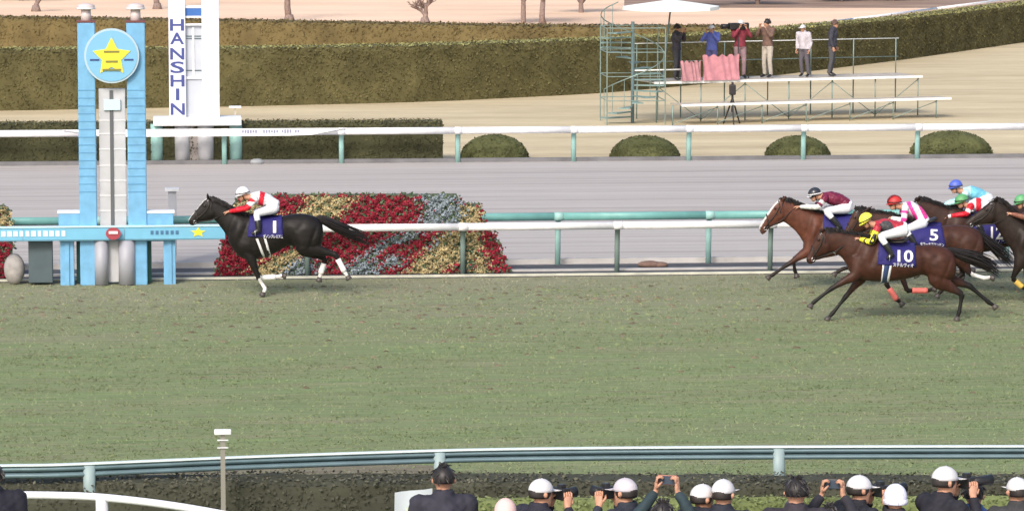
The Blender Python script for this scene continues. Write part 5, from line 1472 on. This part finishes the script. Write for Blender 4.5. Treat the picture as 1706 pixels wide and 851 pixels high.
# number 12
ET = sh({k: v for k, v in BT.items() if k in ('torso', 'neck', 'head', 'ears')}, 150, -48)
ET['neck'] = [(1616, 356, 1588, 416, .16), (1600, 352, 1572, 410, .155), (1583, 348, 1562, 396, .125), (1566, 341.5, 1556, 384, .10), (1550, 336, 1549, 377, .088), (1539, 331, 1542, 372, .078), (1531, 331, 1537, 368, .07)]
ET['head'] = sh(BT['head'], 158, -52); ET['ears'] = [(1528, 334, 1533, 325), (1525, 334, 1528, 328)]
ET['girth'] = [(1620, 392, 1622, 417, .02, whitec, 'girth_strap')]
ET['cloth'] = [(1618, 358), (1676, 361), (1678, 405), (1614, 404)]; ET['saddle'] = (1648, 355); ET['rein'] = (1573, 361)
ET['print'] = [('12', (1661, 388, 21, 20, .03)), ('ンコノユメ', (1664, 402.5, 6.4, 32, .03, 'name_print', .012))]
legsE = [('fore', .12, [(1580, 385), (1574, 414), (1562, 440), (1586, 452), (1598, 452)]),
         ('fore', -.12, [(1578, 385), (1572, 416), (1566, 450), (1592, 462), (1606, 461)]),
         ('hind', .13, [(1718, 392), (1716, 416), (1760, 430), (1790, 455), (1804, 464)]),
         ('hind', -.13, [(1714, 392), (1710, 420), (1750, 446), (1744, 475), (1740, 489)])]
horse('brown racehorse with upright ginger ears between the pink and the green-capped rider', 492, 1650, ET,
      dict(coat=(.040, .018, .013), points=(.014, .011, .010)), legsE, tail=[(a + 150, b - 48, c) for a, b, c in TAILB])

# furthest of the right bunch, under the turquoise rider
DT = sh({k: v for k, v in LEAD.items() if k in ('torso', 'neck', 'head', 'ears', 'cloth')}, 1188, -14)
DT['girth'] = [(1622, 384, 1630, 412, .02, whitec, 'girth_strap')]; DT['saddle'] = (1634, 342); DT['rein'] = (1568, 344)
DT['neck'] = [(a, b + 16 * min(1, max(0, (1592 - a) / 40)), c, d + 14 * min(1, max(0, (1592 - a) / 40)), h) for a, b, c, d, h in DT['neck']]
DT['head'] = [(a + 2, b + 17, c + 2, d + 14, h) for a, b, c, d, h in DT['head']]
DT['ears'] = [(1538, 337, 1536, 330), (1542, 336, 1543, 330)]
legsD = [('fore', .12, [(1592, 378), (1606, 408), (1590, 436), (1606, 450), (1616, 450)]),
         ('fore', -.12, [(1592, 380), (1604, 410), (1594, 440), (1612, 452), (1622, 450)]),
         ('hind', .13, [(1703, 376), (1695, 400), (1734, 418), (1726, 446), (1722, 466)]),
         ('hind', -.13, [(1700, 376), (1696, 398), (1747, 410), (1762, 440), (1771, 452)])]
horse('dark racehorse on the rail side carrying the turquoise rider, mostly hidden', 472.5, 1630, DT,
      dict(coat=(.028, .015, .012), points=(.014, .011, .010)), legsD, tail=[(a + 1188, b - 14, c) for a, b, c in TAIL1])

# dark horse entering from the right
FT = sh({k: v for k, v in LEAD.items() if k in ('torso', 'neck', 'head', 'ears', 'cloth')}, 1302, 18)
FT['neck'] = [(1722, 376, 1706, 442, .16), (1708, 369, 1694, 434, .155), (1696, 360, 1686, 418, .125), (1684, 349, 1676, 404, .10), (1674, 339, 1667, 390, .088), (1665, 333, 1660, 379, .078), (1658, 332, 1655, 372, .07)]
FT['head'] = [(1660, 332, 1660, 369, .070), (1651, 335, 1653, 372, .082), (1643, 341, 1645, 374, .080), (1633, 349, 1637, 375, .064), (1624, 356, 1628, 376, .054), (1615, 363, 1620, 379, .050), (1608.5, 369.5, 1614, 382, .044), (1607, 374, 1610, 382, .028)]
FT['ears'] = [(1657, 335, 1662, 326), (1661, 336, 1667, 329)]
FT['torso'][10] = (1692, 372, 1688, 424, .12); FT['torso'][9] = (1700, 372, 1694, 438, .19)
FT['girth'] = [(1738, 415, 1744, 446, .02, whitec, 'girth_strap')]; FT['saddle'] = (1748, 374); FT['rein'] = (1684, 362)
legsF = [('fore', .12, [(1706, 408), (1712, 440), (1710, 470), (1730, 482), (1742, 482)]),
         ('fore', -.12, [(1704, 410), (1698, 440), (1687, 464), (1703, 478), (1713, 484)]),
         ('hind', .13, [(1817, 408), (1809, 431), (1844, 449), (1836, 474), (1833, 488)]),
         ('hind', -.13, [(1814, 406), (1810, 429), (1861, 442), (1876, 471), (1885, 483)])]
horse('almost black racehorse cut by the right edge, its head over the number 12 cloth', 503, 1745, FT,
      dict(coat=(.022, .014, .011), points=(.012, .010, .009), muzzle=(.12, .06, .045)), legsF, tail=[(a + 1302, b + 18, c) for a, b, c in TAIL1],
      opts=dict(wraps=[(1, .3, 1.0, yellw, 'leg_wrap'), (0, .3, 1.0, yellw, 'leg_wrap')]))

# ------------------------------------------------------------------ jockeys
def jockey(label, vg, J, helm, jbase, jcol, facedir=(-1, 0, -.42), stripes=None, brim=None, boot=bootm, pm=None, skin=SKIN):
    """J: picture keypoints of the near side; far side mirrored across the rider's mid plane"""
    p0 = at(J['pelvis'][0], vg); Y = p0[1]
    pel = W(*J['pelvis'], Y)
    t = thing('person', (pel[0], Y, pel[2] - .2), label, 'person', 'jockeys riding the racehorses')
    K = dict(lat=(0, 1, 0)); 
    for k in ('pelvis', 'waist', 'chest', 'neckbase', 'head'): K[k] = W(*J[k], Y)
    F = unit(np.array(facedir, float)); K['face'] = F; K['up'] = unit(np.array([F[2], 0, -F[0]]))
    if K['up'][2] < 0: K['up'] = -K['up']
    for sd_, sg in (('L', -1), ('R', 1)):
        far = sg > 0
        def g(k, yo):
            q = J.get(k + ('_far' if far and k + '_far' in J else ''), J[k]); p = W(*q, Y, 0 if far and k + '_far' not in J else sg * yo)
            if far and k + '_far' not in J: p = p + np.array([0, sg * yo, 0])
            elif far: pass
            return p
        K['sh' + sd_] = g('sh', .17); K['el' + sd_] = g('el', .22); K['ha' + sd_] = g('ha', .07)
        K['hp' + sd_] = g('hp', .10); K['kn' + sd_] = g('kn', .27); K['an' + sd_] = g('an', .33); K['to' + sd_] = g('to', .33)
        K['curl' + sd_] = np.array([-.2, 0, -1.]); K['hlat' + sd_] = np.array([.25, 0, .95]) if False else np.array([0, sg * -1., 0])
    figure(t, K, None, dict(jbase=jbase, jcol=jcol, pmat=pm or breechm, boot=boot, voxel=.0115, face=True, skin=skin, bulk=.98))
    cap_shell(t, K['head'], K['face'], K['up'], 'helmet', helm, stripes=stripes, brim_m=brim)
    # stirrup iron and leather, whip-free hands hold the rein bridge
    for sd_ in 'LR':
        a = (K['an' + sd_] + K['to' + sd_]) / 2 - K['up'] * 0
        mb = MB(); mb.smooth = True
        mb.tube([a + np.array([0, .045 * math.cos(q), .02 + .06 * math.sin(q) - .03]) for q in np.linspace(0, 2 * math.pi, 13)], .006, n=5, cap=False); mb.build('stirrup', mat('bit_steel', (.75, .75, .75), .25, metal=.8), t)
    return t
def glossy(n, c, **k): return mat(n, c, .22, 0, 1, **k)
RD, WH, PK, YE, BK, MR, TQ, GY = (.60, .012, .03), (.80, .80, .84), (.80, .05, .32), (.85, .80, .05), (.012, .012, .015), (.16, .015, .045), (.30, .66, .76), (.05, .05, .055)
def band(c, m, col): c[m] = col

J1 = dict(head=(404, 323), neckbase=(417, 327), chest=(432, 330), waist=(447, 334), pelvis=(456.5, 343), sh=(424, 332), el=(411, 347), ha=(381, 352.5), hp=(456, 347), kn=(428, 356), an=(431, 384), to=(419, 389.5))
def c1(c, lab, t, u, v, V):
    arm = (lab == 'armL') | (lab == 'armR'); c[~arm] = WH
    c[(lab == 'torso') & (u > 431.5 - (v - 330) * .18) & (u < 440.5 - (v - 330) * .18)] = RD
    c[arm] = RD; c[arm & (t < .36) & (v > 336) ] = WH; c[arm & (t < .06)] = WH
jockey('jockey in white silks with red sleeves and red sash, white helmet, on the lead horse', 494, J1, glossy('helmet_white', (.82, .82, .86)), WH, c1)

def trans(J, du, dv, **o):
    q = {k: (a + du, b + dv) for k, (a, b) in J.items()}; q.update(o); return q
J2 = trans(J1, 953, 0, head=(1357, 324), neckbase=(1369, 326), chest=(1385, 330), waist=(1401, 333.5), pelvis=(1411, 343), sh=(1374, 331), el=(1362, 345), ha=(1332, 344.5), hp=(1410, 347), kn=(1377, 352), an=(1399, 378), to=(1389, 386))
def c2(c, lab, t, u, v, V):
    arm = (lab == 'armL') | (lab == 'armR'); c[~arm] = MR; c[arm] = (.66, .68, .66); c[arm & (t < .15)] = MR
    c[arm & (t > .3) & (t < .42)] = MR
jockey('jockey in maroon silks with white sleeves and a black helmet with white edge', 481, J2, glossy('helmet_black', (.03, .035, .045)), MR, c2, brim=whitep)

J3 = dict(head=(1443, 367), neckbase=(1457, 374), chest=(1474, 376), waist=(1491, 378), pelvis=(1505, 382), sh=(1461, 381), el=(1452, 403), ha=(1430, 397.5), hp=(1505, 384), kn=(1468, 394), an=(1486, 424), to=(1477, 431))
def c3(c, lab, t, u, v, V):
    arm = (lab == 'armL') | (lab == 'armR'); c[~arm] = (.42, .03, .05)
    c[(lab == 'torso') & (np.hypot((u - 1476), (v - 380) * 1.0) < 12.5)] = GY
    c[arm] = YE; st = arm & (abs(((V[:, 1] * 14) % 1) - .5) < .17); c[st] = BK; c[arm & (t < .12)] = (.42, .03, .05)
jockey('jockey crouched low in red and charcoal silks with yellow and black sleeves, yellow cap', 535, J3, mat('cap_yellow', (.80, .82, .08), .6, .25, 30), (.42, .03, .05), c3, facedir=(-1, 0, -.85))

J4 = dict(head=(1490, 338), neckbase=(1503, 343), chest=(1517, 347), waist=(1531, 356), pelvis=(1537, 369), sh=(1508, 347), el=(1505.5, 367), ha=(1484, 363), hp=(1536, 372), kn=(1509, 383), an=(1524, 405), to=(1514, 411))
def c4(c, lab, t, u, v, V):
    arm = (lab == 'armL') | (lab == 'armR'); c[~arm] = WH
    c[(lab == 'torso') & (abs(((u - 1520) * .75 + (v - 345) * -.35 + 60) % 13 - 6) < 2.7)] = PK
    c[arm] = WH; c[arm & (((t > .12) & (t < .22)) | ((t > .38) & (t < .58)))] = PK
jockey('jockey in white silks with bright pink hoops and a red helmet', 512, J4, mat('cap_red', (.50, .03, .03), .5, .15, 20), WH, c4, facedir=(-1, 0, -.25), stripes=mat('cap_maroon', (.18, .01, .02), .5))

J5 = trans(J1, 1190, -15, head=(1592, 311), neckbase=(1603, 318), chest=(1619, 321), waist=(1634, 325), pelvis=(1645, 333), sh=(1609, 322), el=(1599, 334), ha=(1572, 342))
def c5(c, lab, t, u, v, V):
    c[:] = (.48, .78, .82); c[(lab == 'torso') & (u > 1617) & (u < 1643)] = (.16, .50, .66)
jockey('jockey in turquoise silks with a royal blue helmet, furthest back and highest', 472.5, J5, mat('cap_blue', (.08, .13, .55), .45, .1, 20), TQ, c5, facedir=(-1, 0, -.3))

J6 = trans(J1, 1199, 11, head=(1602, 335), neckbase=(1613, 341), chest=(1627, 341), waist=(1641, 344), pelvis=(1652, 352), sh=(1617, 344), el=(1610, 356), ha=(1578, 361), kn=(1626, 366), an=(1638, 390), to=(1628, 396), hp=(1650, 355))
def c6(c, lab, t, u, v, V):
    c[:] = WH; c[(lab == 'torso') & (u > 1626) & (u < 1635)] = RD
    arm = (lab == 'armL') | (lab == 'armR'); c[arm] = RD; c[arm & (t > .22) & (t < .42)] = WH; c[arm & (t > .90)] = WH
jockey('jockey in white and red silks with long red sleeves, green helmet, on horse 12', 492, J6, mat('cap_green', (.10, .33, .13), .45, .1, 20), WH, c6, facedir=(-1, 0, -.4))

J7 = trans(J1, 1301, 15, head=(1701, 336), ha=(1684, 356), el=(1708, 362))
def c7(c, lab, t, u, v, V):
    c[:] = (.08, .30, .16); arm = (lab == 'armL') | (lab == 'armR'); c[arm] = (.22, .09, .06)
jockey('jockey cut by the right edge in green silks with a brown sleeve, green helmet', 503, J7, mat('cap_green_b', (.11, .35, .15), .45, .1, 20), (.08, .30, .16), c7)
# ================================================================== ONLOOKERS
jackm = mat_attr('jacket_cloth', .8, .25, .25, 9, bump=.6, bdist=.02)
def standing(label, foot, H, facing, pose, top, topm, jacket, trousers=(.03, .03, .04), group=None, voxel=.018, item=None, item_label=None, lean=0.0, headturn=None, skin=SKIN, itemmat=None):
    s = H / 1.72
    foot = np.array(foot, float); Fd = np.array([math.cos(facing), math.sin(facing), 0.]); L = np.array([-Fd[1], Fd[0], 0.]); Z = np.array([0, 0, 1.])
    t = thing('person', foot, label, 'person', group)
    P = lambda f, l, z: foot + s * (Fd * (f + lean * z * .12) + L * l + Z * z)
    K = dict(lat=L)
    K['pelvis'], K['waist'], K['chest'], K['neckbase'] = P(0, 0, .93), P(0, 0, 1.10), P(-.01, 0, 1.30), P(0, 0, 1.46)
    K['head'] = P(.03, 0, 1.585)
    fa = facing + (headturn or 0); K['face'] = np.array([math.cos(fa), math.sin(fa), -.05]); K['up'] = unit(Z + K['face'] * .05)
    for sd_, sg in (('L', 1), ('R', -1)):
        K['sh' + sd_] = P(0, sg * .20, 1.40)
        if pose == 'camera': K['el' + sd_] = P(.16, sg * .27, 1.22); K['ha' + sd_] = P(.22, sg * .10, 1.47) ; K['hd' + sd_] = Fd * .2 - L * sg * .15 + Z; K['curl' + sd_] = -L * sg + Fd * .3
        elif pose == 'phone': K['el' + sd_] = P(.22, sg * .20, 1.30); K['ha' + sd_] = P(.40, sg * .07, 1.52); K['hd' + sd_] = Fd * .3 + Z; K['curl' + sd_] = -L * sg
        elif pose == 'raised': K['el' + sd_] = P(.12, sg * .24, 1.55); K['ha' + sd_] = P(.22, sg * .09, 1.76); K['hd' + sd_] = Z; K['curl' + sd_] = -L * sg + Fd * .2
        else: K['el' + sd_] = P(-.02, sg * .25, 1.12); K['ha' + sd_] = P(.08, sg * .24, .88); K['hd' + sd_] = Fd * .3 - Z; K['curl' + sd_] = -L * sg
        K['hlat' + sd_] = None
        K['hp' + sd_] = P(0, sg * .09, .90); K['kn' + sd_] = P(.03, sg * .11, .49); K['an' + sd_] = P(-.02, sg * .12, .09); K['to' + sd_] = P(.16, sg * .13, .03)
    for sd_ in 'LR': K.pop('hlat' + sd_)
    figure(t, K, None, dict(s=s, jbase=jacket, jcol=lambda *a: None, jmat=jackm, pmat=mat('trousers_%d_%d_%d' % tuple(int(q * 100) for q in trousers), trousers, .85, .15, 10), trousers=True, voxel=voxel, bulk=1.12, hem=-.1, sleeve=1.15, skin=skin))
    cap_shell(t, K['head'], K['face'], K['up'], top, topm, s=s)
    if item:
        m_ = (K['haL'] + K['haR']) / 2 + Z * .09 * s
        it = thing('camera' if item != 'phone' else 'phone', m_, item_label, 'camera' if item != 'phone' else 'phone')
        a = facing; dk = itemmat or mat('camera_black', (.02, .02, .022), .4)
        if item == 'phone':
            mb = MB(); mb.box(m_ + Fd * .03, (.012, .155, .078), a); mb.build('body', dk, it, bevel=.004)
            mb = MB(); mb.box(m_ + Fd * .023 , (.004, .14, .068), a); mb.build('screen', mat('screen_glass', (.05, .07, .10), .08), it)
        else:
            mb = MB(); mb.box(m_ + Fd * .02, (.07, .14, .10), a); mb.build('body', dk, it, bevel=.01)
            mb = MB(); mb.box(m_ + Fd * .02 + Z * .06, (.055, .055, .035), a); mb.build('viewfinder', dk, it, bevel=.006)
            mb = MB(); mb.smooth = True; ln = .22 if item == 'longcam' else .11
            mb.tube([m_ + Fd * .05, m_ + Fd * (.05 + ln * .6), m_ + Fd * (.05 + ln)], [.036, .038, .045], n=14); mb.build('lens', dk, it)
    return t
wcap = mat('cap_white', (.62, .62, .64), .7, .04, 20); gcap = mat('cap_grey', (.52, .49, .54), .8, .05, 20); pcap = mat('cap_pale_pink', (.72, .50, .48), .8, .05, 20)
knit = mat('knit_white', (.74, .76, .90), .9, .08, 40, bump=.5); dhair = mat('hair_black', (.02, .017, .017), .5, .2, 40)
G = 'onlookers on the terrace in the foreground'
def fore(u, vtop, H=1.70, **k):
    p = at(u, vtop, tz + H + .02); foot = np.array([p[0], p[1], tz]); return standing(foot=foot, H=H, group=G, voxel=.014, **k)
E = R(90) - YAW
DK = (.022, .022, .032)
fore(-14, 762, 1.78, label='dark-haired onlooker in a dark jacket cut by the left edge', facing=E + .3, pose='down', top='hair', topm=dhair, jacket=DK)
fore(739, 768, 1.76, label='tall black-haired onlooker in a dark hooded jacket, standing left of the others', facing=E + .1, pose='down', top='hair', topm=dhair, jacket=(.035, .035, .05), lean=0)
fore(842, 826, 1.58, label='short onlooker in a pale pink knitted hat at the bottom edge', facing=E, pose='down', top='knit', topm=pcap, jacket=DK)
fore(897, 790, 1.72, label='onlooker in a white cap holding up a camera, leftmost white cap', facing=E - .9, pose='camera', top='cap', topm=wcap, jacket=(.03, .03, .045), item='cam', item_label='black camera held up by the leftmost onlooker in a white cap')
fore(1046, 789, 1.72, label='onlooker in a lilac-grey cap looking left with raised hands', facing=E + .8, pose='camera', top='cap', topm=gcap, jacket=(.03, .035, .05), item='cam', item_label='black camera in the hands of the onlooker in the lilac-grey cap')
fore(1104, 828, 1.60, label='short dark-haired onlooker holding up a phone right of the lilac-grey cap', facing=E - .2, pose='raised', top='hair', topm=dhair, jacket=(.03, .05, .06), item='phone', item_label='phone held up by the short onlooker right of the lilac-grey cap', itemmat=mat('phone_red', (.35, .10, .07), .4))
fore(1166, 799, 1.70, label='onlooker in a white cap, nearer of the overlapping pair, showing a cheek', facing=E - .9, pose='down', top='cap', topm=wcap, jacket=(.04, .04, .055))
fore(1203, 791, 1.76, label='dark-haired onlooker in a thin white visor just behind the paired white cap', facing=E - .4, pose='down', top='cap', topm=wcap, jacket=(.025, .028, .04))
fore(1327, 788, 1.80, label='slim black-haired onlooker in front of the green rail post', facing=E, pose='down', top='hair', topm=dhair, jacket=(.04, .035, .045))
fore(1324, 826, 1.56, label='onlooker under a round dark knitted hat at the bottom edge below the slim one', facing=E, pose='down', top='knit', topm=mat('knit_charcoal', (.05, .05, .075), .9, .1, 40, bump=.5), jacket=(.035, .035, .05))
fore(1382, 834, 1.56, label='short onlooker reaching up with a phone left of the camera-holding white cap', facing=E - .2, pose='raised', top='hair', topm=dhair, jacket=(.03, .03, .04), item='phone', item_label='dark phone held up left of the round white knitted hat')
fore(1427, 784, 1.74, label='onlooker in a white cap raising a black camera, left of the round white hat', facing=E - 1.0, pose='camera', top='cap', topm=wcap, jacket=(.022, .024, .032), item='longcam', item_label='black long-lens camera raised left of the round white hat')
fore(1493, 802, 1.66, label='onlooker in a round bluish-white knitted hat', facing=E + .1, pose='down', top='knit', topm=knit, jacket=(.05, .045, .055))
fore(1570, 769, 1.82, label='tallest onlooker in a white cap aiming a long camera to the right', facing=E - 1.0, pose='camera', top='cap', topm=wcap, jacket=(.022, .022, .03), item='longcam', item_label='black long-lens camera aimed by the tallest white-capped onlooker')
fore(1622, 796, 1.62, label='onlooker in a royal blue jacket right of the tallest white cap', facing=E - .3, pose='down', top='hair', topm=dhair, jacket=(.05, .10, .26))
fore(1697, 788, 1.70, label='onlooker in a cream-white cap at the right edge', facing=E + .2, pose='down', top='cap', topm=wcap, jacket=(.05, .05, .055))
# white sheet held by the tall onlooker
c = at(688, 832, 2.9); t = thing('paper_sheet', (c[0], c[1], c[2] - .14), 'large white sheet of paper held up left of the tall dark-haired onlooker', 'paper')
sr = -YAW; V, Fc = [], []
for j in range(5):
    for i in range(6):
        a = -.16 + .32 * i / 5; z = -.16 + .235 * j / 4 + a * .12; V.append((c[0] + a * math.cos(sr), c[1] + a * math.sin(sr) + .02 * math.sin(i * 1.2) - .08 * j / 4, c[2] + z + .02))
q = len(V); V += [(x, y_ + .004, z) for x, y_, z in V]
Fc = [(j * 6 + i, j * 6 + i + 1, j * 6 + i + 7, j * 6 + i + 6) for j in range(4) for i in range(5)]; Fc += [tuple(k + q for k in reversed(f)) for f in Fc]
mkobj('sheet', V, Fc, mat('paper', (.62, .70, .74), .6, .05, 3), t, None, True)
mb = MB(); x0_ = c[0]; mb.box((c[0] + .02, c[1] - .06, c[2] - .08), (.16, .004, .05)); mb.build('printed_patch', mat('paper_tint', (.62, .72, .45), .6), t)

# people on the stand beyond the sand
G2 = 'people standing on the camera stand beyond the sand'
def onstand(u, H=1.70, b=1.3, **k):
    lo, hi = -6., 12.
    for _ in range(40):
        m = (lo + hi) / 2
        if proj(sp(m, b, ZD + 1.))[0] < u: lo = m
        else: hi = m
    return standing(foot=sp(lo, b, ZD), H=H, group=G2, voxel=.022, **k)
S_ = R(-90) - YAW
onstand(1127, 1.66, label='person in dark clothes with a bare head, leftmost on the stand by the stairs', facing=S_ + 1.2, pose='camera', top='hair', topm=dhair, jacket=(.06, .055, .07), trousers=(.05, .05, .06))
onstand(1186, 1.62, label='person in a bright blue jacket behind the pink cloth on the stand', facing=S_ - .4, pose='camera', top='cap', topm=wcap, jacket=(.13, .17, .52), trousers=(.12, .12, .3))
onstand(1233, 1.76, label='person in a dark red jacket and white cap on the stand', facing=S_ + .3, pose='camera', top='cap', topm=wcap, jacket=(.22, .04, .06), trousers=(.3, .2, .22))
onstand(1279, 1.76, label='person in a brown jacket and beige trousers on the stand', facing=S_ - .8, pose='camera', top='hair', topm=dhair, jacket=(.16, .10, .08), trousers=(.42, .38, .33))
onstand(1342, 1.58, label='person in a pale grey top and dark trousers on the stand', facing=S_ - .6, pose='down', lean=.8, top='cap', topm=wcap, jacket=(.48, .45, .50), trousers=(.10, .09, .11))
onstand(1383, 1.70, label='person in black clothes, rightmost on the stand', facing=S_ + 1.3, pose='down', lean=.6, top='hair', topm=mat('hair_brown', (.10, .06, .05), .6), jacket=(.05, .05, .07), trousers=(.07, .07, .08))
# video camera on the stand between two people
c = sp(s_of(1258), 1.25, ZD); t = thing('video_camera', c, 'dark video camera on a tripod between the red and the brown jackets on the stand', 'video camera')
mb = MB(); mb.box(c + [0, 0, 1.55], (.62, .18, .2), srot); mb.build('body', mat('camera_black', (.02, .02, .022), .4), t, bevel=.02)
mb = MB(); mb.smooth = True; mb.tube([c + sdx * -.31 + [0, 0, 1.55], c + sdx * -.55 + [0, 0, 1.55]], [.07, .08], n=12); mb.build('lens', MATS['camera_black'], t)
for k in range(3):
    a = R(20 + 120 * k); mb = MB(); mb.tube([c + [0, 0, 1.45], c + np.array([math.cos(a) * .35, math.sin(a) * .35, 0])], .016, n=6); mb.build('leg', MATS['camera_black'], t)

# ------------------------------------------------------------------ hoof-torn turf: clods and scrapes along the running lane
r = np.random.default_rng(33); mb = MB()
for k in range(900):
    u, v = r.uniform(-20, 1730), 478 + abs(r.normal(0, 60)); p = at(u, min(v, 700)); s_ = r.uniform(.015, .05)
    a = r.uniform(0, 3.14); n_ = 6; top = [(p[0] + s_ * .6 * math.cos(q * 1.047 + a), p[1] + s_ * .6 * math.sin(q * 1.047 + a), .008 + s_ * r.uniform(.3, .7)) for q in range(n_)]
    bot = [(p[0] + s_ * r.uniform(.9, 1.4) * 1.5 * math.cos(q * 1.047 + a), p[1] + s_ * r.uniform(.8, 1.2) * math.sin(q * 1.047 + a), .006) for q in range(n_)]
    c_ = np.array([.16, .135, .095]) * r.uniform(.6, 1.3) if r.random() < .55 else np.array([.17, .20, .10]) * r.uniform(.7, 1.2)
    mb.add(bot + top, [tuple(range(6, 12))] + [(q, (q + 1) % 6, 6 + (q + 1) % 6, 6 + q) for q in range(6)], c_)
o = mb.build('turf_clods', mat_attr('clod', .95, .1, .2, 30), None, (0, 0, 0)); o['kind'] = 'stuff'; o['label'] = 'small clods and divots kicked up over the turf by the hooves'; o['category'] = 'turf'
